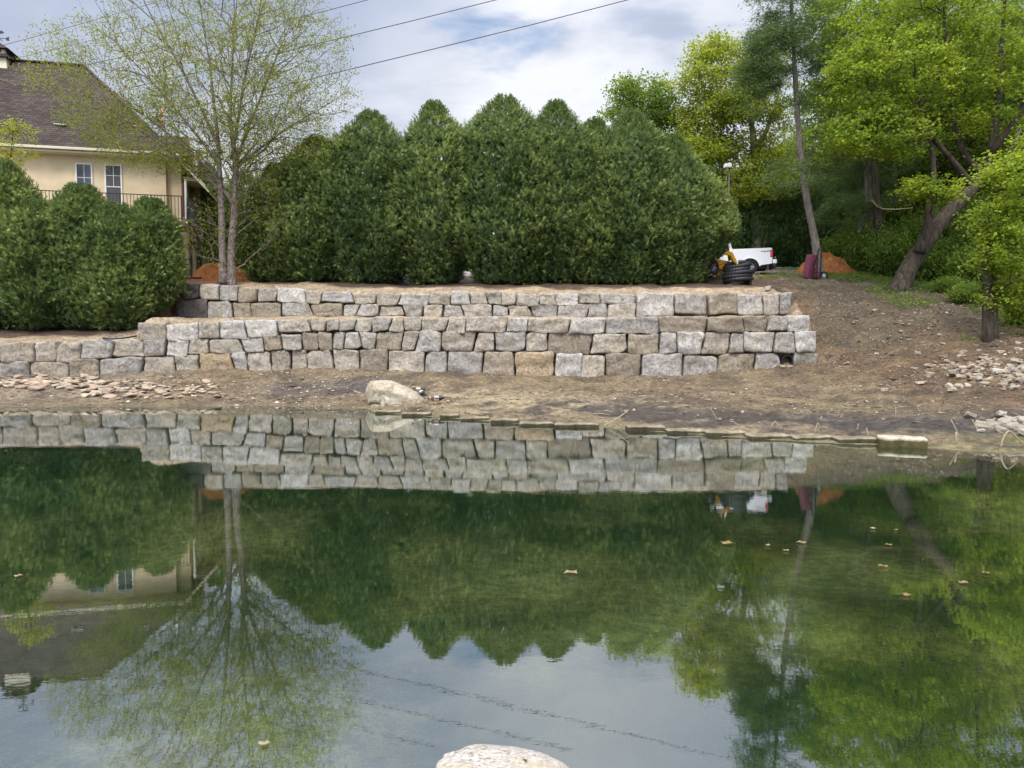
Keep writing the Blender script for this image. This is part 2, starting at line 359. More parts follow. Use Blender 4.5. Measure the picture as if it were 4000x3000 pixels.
M['bark_birch'] = m_bark('birch_bark', (.06, .047, .04), (.33, .27, .235), 9, (1, 1, .8))
M['bark_grey'] = m_bark('grey_bark', (.10, .085, .075), (.27, .235, .205), 7)
M['bark_dark'] = m_bark('dark_bark', (.028, .022, .017), (.105, .085, .065), 6)
M['bark_thuja'] = m_bark('thuja_bark', (.03, .02, .015), (.10, .07, .05), 8)

# ------------------------------------------------------------------ terrain
def axis(*segs):
    out = []
    for a, b, st in segs: out += list(np.arange(a, b, st))
    return np.array(out+[segs[-1][1]])
gx = axis((-300, -60, 20), (-60, -26, 1.2), (-26, 24, .125), (24, 60, 1.2), (60, 301, 20)); gy = axis((-30, 2, 1.5), (2, 10, .25), (10, 38, .11), (38, 60, .6), (60, 400, 12))
GX, GY = np.meshgrid(gx, gy); GZ = terrain(np.clip(GX, -60, 60), np.clip(GY, 0, 95))
S_ = GY-Yw(GX)
y1g = np.interp(GX, f1X, FY)+.42; y2g = np.interp(GX, f2X, UY)+.42
# px, py of each ground point (only to lay out what kind of soil lies where)
dry = sstep(0, 1.0, S_); rough = .06*fbm(GX*1.1, GY*1.1, 0, 4)+.065*fbm(GX*3.6, GY*3.6, 3, 3)*np.where(GY > y1g, np.where(GX > X1END, 1, .3), .8)
# tyre ruts and clods across the mud
rough = rough+.035*np.abs(fbm(GX*.7+GY*.35, GY*2.6, 5, 3))*sstep(.8, 2.5, S_)*(GY < y1g)
GZ = GZ+rough*dry
under = (S_ < 0); GZ = np.where(under, GZ+.05*fbm(GX*.8, GY*.8, 9, 3)*sstep(0, -2, S_), GZ)
c = np.empty(GX.shape+(3,)); peb = np.full(GX.shape, .5)
def put(mask, col):
    global c
    mask = np.clip(mask, 0, 1)[..., None]; c = c*(1-mask)+np.array(col)*mask
c[:] = (.125, .080, .042)
nzA = fbm(GX*.35, GY*.35, 1, 4); nzB = fbm(GX*1.5, GY*1.5, 2, 4)
bankM = (GY < y1g+.1) & (GX < X1END+.5)
put(bankM*(1-sstep(X1END-2, X1END+1, GX)), (.165, .125, .072))
cen = np.exp(-((GX-1.5)/5.)**2)*np.exp(-((S_-3.8-.25*GX*0)/2.6)**2)*bankM
put(cen*1.1+nzA*.2*(cen > .2), (.30, .245, .15))
put(sstep(X1END-1, X1END+3, GX)*(S_ > 0)*.8, (.118, .075, .039))
lft = sstep(-13, -16, GX)*bankM*sstep(0, 1.5, S_)
put(lft*.8, (.19, .155, .11))
dk = np.exp(-((S_-2.7-.12*np.clip(GX, 0, 9)+.5*nzB)/2.1)**2)*sstep(-.5, 3.5, GX+nzB*1.2)*(S_ > 0)*sstep(14.5, 11, GX)
put(np.clip(dk*1.35+nzB*.5*(dk > .1), 0, 1)*.92, (.052, .045, .042))
dk2 = np.exp(-((GX+6.5+nzA)/3.)**2)*np.exp(-((S_-3.6)/1.5)**2)*bankM
put(np.clip(dk2*1.2+nzB*.3*(dk2 > .2), 0, 1), (.10, .088, .078))
put(sstep(1.2, .2, S_+nzB*.35)*(S_ > 0)*sstep(-6, -4, GX)*.85, (.17, .155, .075))
put(sstep(.9, .1, S_+nzB*.25)*(S_ > 0)*sstep(-4, -6, GX)*.6, (.13, .105, .072))
put((GX > 9)*np.exp(-((S_-1.8)/.55)**2)*sstep(8.5, 10.5, GX+nzB)*1.0, (.085, .115, .02))
midM = (GY > y1g) & (GY < y2g) & (GX < X1END); put(midM*1., (.34, .265, .175))
upM = (GY > np.where(GX < X2START, y1g, y2g)) & (GX < X2END+1)
d2 = GY-np.where(GX < X2START, y1g, y2g)
put(upM*sstep(3.2, 1.6, d2+nzB*.3), (.34, .26, .17))
put(upM*sstep(1.0, 1.9, d2+nzB*.3), (.085, .055, .036))
put((GY > 41)*(GX > -9)*1., (.36, .33, .28)); put((GY > 45)*(GX > 8)*1., (.075, .045, .03))
put(((GX < -14) & (GY > 33.5))*.9, (.20, .12, .07))
put((S_ > .6)*(~midM)*(~upM)*sstep(.0, .7, nzB+.5*nzA)*.6, (.060, .042, .028)); put((S_ > .6)*(~midM)*(~upM)*sstep(.25, .8, -nzB)*.4, (.20, .155, .105))
gr = (GX > X2END)*sstep(33, 36, GY+nzB*1.2)*sstep(17.2, 18.6, GX); put(gr, (.05, .075, .022))
put((GX > X1END)*np.exp(-((GY-38.4)/.9)**2)*sstep(12, 13.5, GX)*.5*(nzB > -.3), (.07, .11, .03))
put(sstep(12.5, 15, GX+nzB)*sstep(25, 31, GY)*.75, (.075, .062, .042))
put((GY > 47)*(GX > 8)*1., (.10, .24, .035))
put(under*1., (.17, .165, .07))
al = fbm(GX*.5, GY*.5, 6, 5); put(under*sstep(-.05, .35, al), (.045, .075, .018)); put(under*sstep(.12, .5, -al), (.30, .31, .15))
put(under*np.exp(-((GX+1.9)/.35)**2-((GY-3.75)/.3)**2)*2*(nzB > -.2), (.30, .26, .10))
put(under*sstep(9, 17, GY+.45*(-GX)+nzA*3)*.75, (.018, .085, .045))  # teal murk of deep water painted into the bed colour, in place of absorption
peb = np.where(under, 0, .55+.5*nzB); peb = np.clip(peb+((GX > X1END-3) & (S_ > 3))*.3, 0, 1)*np.clip(1-dk, .2, 1)*np.where(midM | upM, .12, 1)
nx, ny = len(gx), len(gy); idx = np.arange(nx*ny).reshape(ny, nx)
q = np.stack([idx[:-1, :-1], idx[:-1, 1:], idx[1:, 1:], idx[1:, :-1]], -1).reshape(-1, 4)
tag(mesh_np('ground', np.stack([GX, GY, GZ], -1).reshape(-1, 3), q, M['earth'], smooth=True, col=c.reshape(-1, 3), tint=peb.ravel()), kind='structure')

def gz(X, Y):
    i = np.clip(np.searchsorted(gx, X)-1, 0, len(gx)-2); j = np.clip(np.searchsorted(gy, Y)-1, 0, len(gy)-2)
    u = (X-gx[i])/(gx[i+1]-gx[i]); v = (Y-gy[j])/(gy[j+1]-gy[j])
    return GZ[j, i]*(1-u)*(1-v)+GZ[j, i+1]*u*(1-v)+GZ[j+1, i]*(1-u)*v+GZ[j+1, i+1]*u*v
def tz(x, y): return float(gz(np.array([x]), np.array([y]))[0])
# ------------------------------------------------------------------ water
def m_water():
    m, t = material('pond_water'); g = t.coord('Object')
    n1 = t.noise(t.mapping(g, (1, 1.6, 1)), 1.6, 4, .6, .3); n2 = t.noise(t.mapping(g, (1, 2.2, 1)), 8, 3, .6)
    big = t.noise(g, .12, 3, .5)
    h = t.math('ADD', t.math('MULTIPLY', n1, .55), t.math('MULTIPLY', n2, .13))
    st = t.math('MULTIPLY', t.ramp(big, [(.35, .35), (.65, 1.)]), .10)
    bp = t.new('ShaderNodeBump', i_Height=h, i_Strength=st); bp.inputs['Distance'].default_value = .014
    gl = t.new('ShaderNodeBsdfGlossy'); gl.inputs['Roughness'].default_value = .0; t.l.new(bp.outputs[0], gl.inputs['Normal']); gl.inputs[0].default_value = (.90, .93, .95, 1)
    tr = t.new('ShaderNodeBsdfTransparent'); tr.inputs[0].default_value = (.74, .80, .64, 1)
    df = t.new('ShaderNodeBsdfDiffuse'); df.inputs[0].default_value = (.012, .052, .036, 1)
    mx = t.new('ShaderNodeMixShader', i_0=.14); t.l.new(tr.outputs[0], mx.inputs[1]); t.l.new(df.outputs[0], mx.inputs[2])
    fr = t.new('ShaderNodeFresnel', i_Normal=bp.outputs[0]); fr.inputs[0].default_value = 1.33
    f = t.math('ADD', t.math('MULTIPLY', t.math('POWER', fr.outputs[0], .34), .92), .0, clamp=True)
    ms = t.new('ShaderNodeMixShader', i_0=f); t.l.new(mx.outputs[0], ms.inputs[1]); t.l.new(gl.outputs[0], ms.inputs[2]); surf(t, ms.outputs[0]); return m
wx = np.r_[-120, np.arange(-60, 60.1, 2), 120]; V = []; 
for x in wx: V += [(x, -6, 0), (x, float(Yw(np.clip(x, -40, 40)))+.9, 0)]
n = len(wx)
tag(mesh_np('water', V, [(2*i, 2*i+2, 2*i+3, 2*i+1) for i in range(n-1)], m_water()), kind='structure')

# ------------------------------------------------------------------ quarried blocks
def cube_grid(n):
    vs = {}; V = []; Fc = []
    def vid(p):
        if p not in vs: vs[p] = len(V); V.append([2*a/n-1 for a in p])
        return vs[p]
    for ax in range(3):
        for side in (0, n):
            for i in range(n):
                for j in range(n):
                    q_ = []
                    for a, b in ((i, j), (i+1, j), (i+1, j+1), (i, j+1)):
                        p = [0, 0, 0]; p[ax] = side; p[(ax+1) % 3] = a; p[(ax+2) % 3] = b; q_.append(vid(tuple(p)))
                    Fc.append(q_ if side else q_[::-1])
    return np.array(V), np.array(Fc)
CG = {k: cube_grid(k) for k in (4, 7, 12)}
def rock_geo(half, n=7, p=5., amp=.12, fr=1.6, seed=0, flat=0):
    V, Fc = CG[n]; V = V/((np.abs(V)**p).sum(1)**(1/p))[:, None]
    W = V*np.array(half); s = seed*13.7; k = fr/max(half)
    d = fbm(V[:, 0]*fr+s, V[:, 1]*fr+s*.7, V[:, 2]*fr-s, 3)
    # chisel: cut by random planes to give facets
    rg = np.random.default_rng(int(seed*997) & 0xffffff)
    for _ in range(5):
        nrm = rg.normal(size=3); nrm /= np.linalg.norm(nrm); lim = rg.uniform(.72, .98)*(np.abs(nrm)).sum()*.74
        dd = V@nrm-lim; V = V-np.where(dd > 0, dd, 0)[:, None]*nrm
    return V*np.array(half)*(1+amp*d)[:, None], Fc
COL = {'g': (.42, .40, .37), 'w': (.54, .52, .485), 't': (.455, .415, .35), 'b': (.35, .305, .24), 'o': (.44, .35, .235), 'd': (.13, .12, .115)}
CN = {'g': 'grey', 'w': 'pale grey', 't': 'tan', 'b': 'brown', 'o': 'ochre', 'd': 'dark stained'}
def block(x0, x1, yt, yb, key, Yf, seed, label, group, sL=0., sR=0.):
    rg = np.random.default_rng(seed*31+5); V, Fc = CG[12]; p = rg.uniform(16, 34)
    Q = V/((np.abs(V)**p).sum(1)**(1/p))[:, None]
    for _ in range(3):   # broken corners and edges
        nrm = np.array([rg.choice([-1, 1]), -rg.uniform(0, 1), rg.choice([-1, 1])])*rg.uniform(.4, 1, 3); nrm /= np.linalg.norm(nrm)
        lim = np.abs(nrm).sum()*(rg.uniform(.90, .99) if _ else rg.uniform(.80, .97)); dd = Q@nrm-lim; Q = Q-np.where(dd > 0, dd, 0)[:, None]*nrm*.9
    jx = np.array([-sL, -sR/.6, sL/.6, sR])+rg.uniform(-2, 2, 4); jy = rg.uniform(-4.5, 3.5, 4)
    g0 = 2.0; cx = np.array([[x0+g0+jx[0], x1-g0+jx[1]*.6], [x0+g0+jx[2]*.6, x1-g0+jx[3]]]); cy = np.array([[yb+jy[0], yb+jy[1]], [yt+jy[2], yt+jy[3]]])
    u = (Q[:, 0]+1)/2; v = (Q[:, 2]+1)/2
    bl = lambda m: m[0, 0]*(1-u)*(1-v)+m[0, 1]*u*(1-v)+m[1, 0]*(1-u)*v+m[1, 1]*u*v
    px = bl(cx); py = bl(cy); Y = np.interp(px, *((FX, FY) if Yf is Yf1 else (UX, UY)))
    W = np.empty_like(Q)
    rx, ry, rz = (px-2000)/F, np.cos(TH)+(1500-py)/F*np.sin(TH), -np.sin(TH)+(1500-py)/F*np.cos(TH)
    k = Y/ry; W[:, 0] = rx*k; W[:, 1] = Y+(Q[:, 1]+1)*.42*rg.uniform(.95, 1.05)+rg.uniform(-.05, .05); W[:, 2] = H+rz*k
    fd = fbm(W[:, 0]*2.1+seed, W[:, 1]*2.1, W[:, 2]*2.6, 4, .55); W[:, 1] -= (.06*fd+.07*np.abs(vn(W[:, 0]*1.7+seed, W[:, 1], W[:, 2]*2.1+seed))+.03*np.abs(vn(W[:, 0]*5+seed, W[:, 1], W[:, 2]*5)))*(Q[:, 1] < .2); W[:, 2] += .034*fbm(W[:, 0]*3+seed*3, W[:, 1]*3, 7, 3); W[:, 0] += .032*fbm(W[:, 2]*3+seed, W[:, 1]*3, 2, 2)
    cen = W.mean(0); cen[2] = W[:, 2].min()
    o = mesh_np('stone_block', W-cen, Fc, M['stone'], smooth=False); o.location = cen
    for pl in (): pass
    cc = np.array(COL[key])*rg.uniform(.88, 1.12); o.color = (*cc, 1)
    return tag(o, label, 'stone block', group)
A = [(663,712,1110,1176,'d'),(712,777,1110,1166,'d'),(777,857,1112,1173,'t'),(857,930,1117,1176,'g'),(930,1003,1125,1181,'b'),(1005,1081,1130,1179,'g'),(1077,1195,1125,1181,'w'),(1193,1256,1138,1187,'t'),(1258,1378,1141,1181,'w'),(1378,1467,1143,1187,'t'),(1469,1560,1145,1196,'t'),(1560,1675,1147,1192,'w'),(1675,1761,1145,1190,'t'),(1763,1838,1139,1190,'w'),(1836,1902,1140,1189,'t'),(1900,1960,1141,1191,'t'),(1959,2017,1144,1192,'t'),(2019,2107,1149,1194,'g'),(2108,2171,1146,1190,'t'),(2171,2263,1148,1194,'w'),(2262,2342,1144,1188,'t'),(2342,2483,1147,1188,'g'),(2485,2634,1144,1236,'w'),(2636,2762,1148,1228,'g'),(2768,2882,1146,1228,'b'),(2880,2982,1149,1230,'w'),(2982,3044,1148,1232,'t'),(3044,3088,1145,1226,'g')]
B = [(686,812,1170,1243,'d'),(810,906,1178,1249,'g'),(907,982,1183,1247,'b'),(982,1097,1183,1246,'b'),(1098,1216,1185,1240,'g'),(1219,1341,1186,1239,'b'),(1343,1401,1186,1238,'g'),(1400,1483,1192,1240,'g'),(1483,1577,1195,1237,'t'),(1578,1651,1192,1238,'g'),(1653,1729,1192,1240,'t'),(1732,1807,1192,1237,'g'),(1808,1922,1190,1239,'t'),(1923,1986,1194,1237,'g'),(1988,2073,1194,1240,'t'),(2075,2180,1191,1240,'g'),(2178,2298,1191,1244,'g'),(2297,2371,1190,1242,'g'),(2372,2485,1188,1243,'t')]
Cc = [(539,648,1263,1330,'t'),(650,777,1265,1330,'w'),(778,860,1258,1323,'t'),(859,961,1251,1324,'w'),(963,1084,1250,1316,'w'),(1086,1211,1248,1301,'t'),(1213,1275,1250,1295,'t'),(1275,1325,1251,1294,'g'),(1323,1388,1250,1294,'t'),(1386,1452,1245,1295,'t'),(1451,1527,1241,1294,'g'),(1525,1576,1243,1298,'t'),(1573,1648,1238,1293,'t'),(1645,1746,1241,1294,'t'),(1745,1819,1239,1300,'t'),(1819,1981,1239,1300,'t'),(1982,2060,1240,1296,'w'),(2061,2224,1243,1300,'t'),(2223,2363,1243,1303,'w'),(2367,2573,1239,1304,'g'),(2574,2760,1236,1299,'b'),(2762,2903,1239,1298,'b'),(2904,2996,1238,1297,'b'),(2998,3075,1239,1297,'g'),(3076,3165,1233,1296,'w')]
D = [(-140,-3,1340,1412,'t'),(0,134,1339,1413,'t'),(136,221,1338,1414,'t'),(218,316,1338,1415,'t'),(317,439,1329,1400,'g'),(441,563,1325,1394,'t'),(564,648,1329,1392,'g'),(651,737,1331,1393,'w'),(739,816,1324,1382,'t'),(819,946,1325,1380,'t'),(948,1032,1317,1373,'w'),(1033,1101,1308,1367,'b'),(1102,1180,1304,1368,'g'),(1180,1245,1300,1369,'b'),(1246,1301,1299,1368,'b'),(1301,1346,1297,1364,'g'),(1347,1410,1296,1361,'w'),(1410,1468,1299,1367,'t'),(1468,1571,1296,1369,'b'),(1572,1629,1295,1371,'t'),(1627,1723,1293,1373,'w'),(1725,1856,1297,1374,'t'),(1857,1932,1301,1375,'t'),(1935,2053,1298,1374,'g'),(2056,2141,1293,1371,'t'),(2139,2311,1300,1384,'b'),(2313,2449,1305,1381,'t'),(2452,2575,1303,1384,'b'),(2577,2642,1300,1383,'g'),(2645,2746,1300,1385,'w'),(2748,2848,1299,1387,'t'),(2850,2906,1303,1378,'g'),(2905,3022,1300,1376,'w'),(3022,3103,1299,1381,'g'),(3104,3188,1294,1377,'w')]
E = [(-160,-3,1413,1476,'g'),(-2,114,1412,1476,'g'),(115,268,1414,1478,'t'),(270,390,1403,1466,'b'),(392,554,1396,1470,'g'),(557,682,1392,1459,'t'),(683,774,1387,1449,'t'),(777,909,1381,1448,'o'),(911,967,1376,1446,'g'),(968,1058,1373,1454,'t'),(1058,1134,1368,1447,'t'),(1137,1198,1367,1437,'t'),(1199,1303,1366,1445,'t'),(1304,1404,1366,1450,'t'),(1404,1514,1367,1450,'b'),(1517,1657,1372,1455,'t'),(1659,1748,1375,1455,'g'),(1749,1886,1374,1462,'g'),(1888,2010,1374,1465,'b'),(2013,2164,1375,1478,'o'),(2167,2276,1382,1482,'w'),(2270,2362,1387,1476,'t'),(2363,2499,1380,1476,'b'),(2505,2662,1384,1472,'g'),(2670,2804,1389,1466,'g'),(2806,2947,1382,1455,'b'),(2952,3049,1379,1450,'g'),(3100,3198,1378,1428,'g')]
BLK = {}
def size_word(x0, x1, yt, yb):
    w_, h_ = x1-x0, yb-yt
    return 'tall' if h_ > 78 and h_ > w_*.62 and w_ < 125 else 'long' if w_ > 1.9*h_ else 'narrow' if w_ < 66 else 'squarish' if w_ < 1.35*h_ else 'broad'
for row, name, Yf, k0, kk in ((A, 'top course of the upper wall', Yf2, 100, 0), (B, 'second course of the upper wall', Yf2, 200, 0), (Cc, 'top course of the lower wall', Yf1, 300, 0), (D, 'middle course of the lower wall', Yf1, 400, 1), (E, 'bottom course of the lower wall', Yf1, 500, 1)):
    sp_ = 0.; px1 = -999; rs_ = random.Random(k0)
    for i, (x0, x1, yt, yb, key) in enumerate(row):
        sl2 = sp_ if abs(x0-px1) < 9 else rs_.uniform(-3, 3); sp_ = rs_.uniform(-11, 11)*(1 if rs_.random() < .45 else .35); px1 = x1
        off = 60 if row is E else 0
        lab = f'{size_word(x0, x1, yt, yb)} {CN[key]} block {nth(i)} from left in {name}' if not (kk and i == 0) else f'{CN[key]} block at the cut-off left end of {name}'
        BLK[name[:3], i] = block(x0, x1, yt, yb+(14 if row is E else 0), key, Yf, k0+i, lab, 'blocks of the '+name, sl2, sp_)
# ------------------------------------------------------------------ drain pipe in the bottom course
pc = P(3075, 1410, 29.05); t_ = empty('drain_pipe', pc-np.array((0, 0, .25)), label='black plastic drain pipe poking out between the last blocks of the bottom course', cat='pipe')
M['black_plastic'] = m_simple('black_plastic', (.018, .018, .02), .45, .4, nz=.3)
mb = MB(); pts = []; rad = []
mb.ring((0, .0, .25), (0, 1, 0), .25, .195, .06); o = mb.build('pipe_rim', M['black_plastic'], t_, True)
mb = MB(); n = 30
for k in range(n): pts.append((0, -.02+.03*k, .25)); rad.append(.215+(.018 if k % 2 else 0))
mb.tube(pts, rad, 20, cap=False); 
mb.tube([(p[0], p[1], p[2]) for p in pts], [.19]*n, 20, cap=False); mb.build('pipe_wall', M['black_plastic'], t_, True)

# ------------------------------------------------------------------ boulders and edging slabs
def rock(name, loc, half, key, seed, label, group=None, cat='rock', n=7, p=4., amp=.14, fr=1.5, rz=0., tilt=(0, 0), col=None, mat=None):
    V, Fc = rock_geo(half, n, p, amp, fr, seed)
    o = mesh_np(name, V, Fc, mat or M['stone'], smooth=True); o.location = loc; o.rotation_euler = (tilt[0], tilt[1], rz)
    cc = col or COL[key]; o.color = (*cc, 1); return tag(o, label, cat, group)
def on(px, py, Y=None, dz=0.):
    """where the sight line through a pixel meets the ground"""
    x, y, z = ray(px, py); lo = None
    ys = np.arange(3.2, 60, .05); k = ys/y; hz = H+z*k; tt = gz(x*k, ys); hit = np.nonzero(hz <= np.maximum(tt, 0))[0]
    i = hit[0] if len(hit) else len(ys)-1
    return np.array((x*k[i], ys[i], max(tt[i], 0)+dz))
p0 = on(1545, 1595)
cream = (.56, .51, .40)
b1 = on(1500, 1586); 
V, Fc = rock_geo((.98, .62, .44), 12, 3.6, .10, 1.3, 3.1); V[:, 2] += .10*np.where(V[:, 0] < -.1, -V[:, 0]*.6, -(V[:, 0]+.1)*4.2); V[:, 2] = np.maximum(V[:, 2], -.45)
bo = mesh_np('boulder', V, Fc, M['stone'], smooth=True); bo.location = P(1546, 1542, b1[1]+1.05); bo.color = (*cream, 1); tag(bo, 'big cream boulder sloping down to the mud at the water edge', 'boulder')
rock('boulder', P(1528, 1582, b1[1]+.2), (.42, .3, .2), 't', 5.5, 'small pale rock leaning against the foot of the big cream boulder', None, 'boulder', 7, 3., .2, 1.6, .4, (.2, .3), col=(.46, .42, .33))
rock('boulder', P(1470, 1592, b1[1]+.15), (.22, .2, .1), 't', 8.5, 'flat mossy stone in the water gap beside the big cream boulder', None, 'boulder', 4, 3., .2, 1.6, .4, col=(.30, .28, .18))
# the boulder just below the camera
V, Fc = rock_geo((.31, .30, .30), 12, 2.6, .10, 1.6, 12.3)
M['lichen_stone'] = None
def m_lichen():
    m, t = material('lichen_stone'); g = t.coord('Object'); n1 = t.noise(g, 9, 6, .65, .3); n2 = t.noise(g, 60, 5, .7); n3 = t.noise(g, 26, 4, .6, .5)
    c = t.ramp(n2, [(.33, (.12, .10, .075)), (.45, (.36, .33, .29)), (.6, (.52, .50, .46)), (.72, (.75, .74, .72))])
    c = t.mix(t.ramp(n1, [(.48, 0.), (.62, .7)]), c, (.42, .36, .25)); c = t.mix(t.ramp(n3, [(.64, 0.), (.69, 1.)]), c, (.07, .045, .025)); c = t.mix(t.ramp(n3, [(.30, .9), (.36, 0.)]), c, (.80, .80, .79))
    surf(t, pbsdf(t, c, .9, .25, normal=t.bump(t.math('ADD', n2, n1), .9, .012))); return m
nb = mesh_np('boulder', V*1.0, Fc, m_lichen(), smooth=True); md = nb.modifiers.new('subdivision', 'SUBSURF'); md.levels = md.render_levels = 2
nb.location = P(1920, 3062, 2.95)+np.array((0, .12, -.165)); nb.scale = (1.30, 1, .6); nb.rotation_euler = (0, R(5), 0); tag(nb, 'rounded lichen speckled boulder cut off by the bottom of the photo', 'boulder')
mb = MB(); rg = np.random.default_rng(4)
for k in range(26):
    a = rg.normal(0, 1, 2)*np.array((.022, .008)); mb.bar((a[0], a[1], -.006), (a[0]+rg.normal(0, .008), a[1]+rg.normal(0, .006), rg.uniform(.004, .016)), .004)
mo = mb.build('moss_tuft', m_simple('dark_moss', (.05, .025, .015), .95)); mo.location = np.array(nb.location)+np.array((.13, -.02, .135)); tag(mo, 'dark brown moss tuft growing on the lichen speckled boulder', 'moss')

slab_px = [(1462,1565,1594,1618,.0),(1566,1683,1603,1628,.0),(1715,1794,1621,1636,.0),(1796,1914,1625,1645,.0),(1915,2027,1628,1656,.0),(2028,2166,1638,1666,.0),(2168,2344,1645,1672,.0),(2451,2605,1656,1686,.0),(2607,2764,1667,1696,.0),(2765,2928,1676,1706,.0),(2931,3101,1679,1718,.0),(3102,3273,1697,1724,.0),(3276,3452,1712,1734,.0)]
SL = ['mossy edging slab between the big cream boulder and the ducks', 'mossy edging slab straight below the ducks', 'short low edging slab just past the ducks', 'third low slab along the muddy shore, right of the ducks', 'edging slab with a clean square end, mid shore', 'long low slab before the gap at mid shore', 'pale-topped slab beside the driftwood twigs', 'dark slab between driftwood twigs and the white chips', 'slab just right of the white chips on the shore', 'fourth slab from the big block, counting along the waterline', 'tallest dark-faced slab of the shore edging', 'slab with a white capped end below the bent reed stubs', 'low sunken slab next to the big cut block']
def m_slab():
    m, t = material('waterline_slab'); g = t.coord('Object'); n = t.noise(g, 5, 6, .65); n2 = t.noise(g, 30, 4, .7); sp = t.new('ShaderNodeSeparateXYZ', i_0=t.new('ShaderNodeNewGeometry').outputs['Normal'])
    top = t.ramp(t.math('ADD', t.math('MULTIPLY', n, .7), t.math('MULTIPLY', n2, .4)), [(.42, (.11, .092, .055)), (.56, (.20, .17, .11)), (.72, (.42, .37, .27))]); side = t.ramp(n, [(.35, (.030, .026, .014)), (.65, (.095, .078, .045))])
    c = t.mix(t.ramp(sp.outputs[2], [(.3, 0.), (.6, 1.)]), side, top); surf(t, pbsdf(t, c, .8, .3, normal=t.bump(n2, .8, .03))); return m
M['slab'] = m_slab()
for i, ((x0, x1, yt, yb, _), lab) in enumerate(zip(slab_px, SL)):
    a = PZ((x0+x1)/2, yb-2, 0); wd = (x1-x0)/F*a[1]; k0 = PZ(x0, yb-2, 0); k1 = PZ(x1, yb-2, 0); hgt = max(.085, (yb-yt)*.50/F*a[1])*(.8+.4*((i*7) % 5)/4)
    ang = math.atan2(k1[1]-k0[1], k1[0]-k0[0]); V, Fc = CG[12]; Q = V/((np.abs(V)**14).sum(1)**(1/14))[:, None]
    hw = math.hypot(k1[0]-k0[0], k1[1]-k0[1])/2-.012
    W = Q*np.array((hw, .24, (hgt+.22)/2)); W[:, 2] += (hgt-.22)/2; W += .014*np.stack([fbm(W[:, 0]*4+i, W[:, 1]*4, W[:, 2]*4+k, 3) for k in (0, 5, 9)], -1)
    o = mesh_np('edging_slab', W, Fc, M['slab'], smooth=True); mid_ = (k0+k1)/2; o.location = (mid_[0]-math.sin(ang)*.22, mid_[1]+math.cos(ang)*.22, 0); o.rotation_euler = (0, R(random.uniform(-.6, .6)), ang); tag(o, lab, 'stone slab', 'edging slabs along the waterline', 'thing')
a = PZ(3454, 1744, 0); b = PZ(3650, 1754, 0); V, Fc = CG[12]; Q = V/((np.abs(V)**16).sum(1)**(1/16))[:, None]; hw = np.hypot(*(b-a)[:2])/2
def m_cut():
    m, t = material('cut_shore_block'); g = t.coord('Object'); n = t.noise(g, 6, 6, .65); sp = t.new('ShaderNodeSeparateXYZ', i_0=g)
    k = t.math('ADD', sp.outputs[2], t.math('MULTIPLY', t.math('SUBTRACT', n, .5), .10))
    c = t.mix(t.ramp(k, [(.125, 0.), (.165, 1.)]), t.ramp(n, [(.35, (.04, .035, .012)), (.65, (.13, .11, .045))]), t.ramp(n, [(.35, (.26, .23, .16)), (.6, (.48, .44, .34))])); surf(t, pbsdf(t, c, .85, .3, normal=t.bump(n, .7, .03))); return m
W = Q*np.array((hw, .26, .20)); W[:, 2] += -.01; W += .012*np.stack([fbm(W[:, 0]*5, W[:, 1]*5, W[:, 2]*5+k, 3) for k in (0, 5, 9)], -1)
o = mesh_np('edging_slab', W, Fc, m_cut(), smooth=True); o.location = ((a+b)/2+np.array((0, .26, 0))); o.rotation_euler = (0, 0, math.atan2(b[1]-a[1], b[0]-a[0])); tag(o, 'big cut block with whitish top and dark wet face at the shore', 'stone slab', 'edging slabs along the waterline', 'thing')
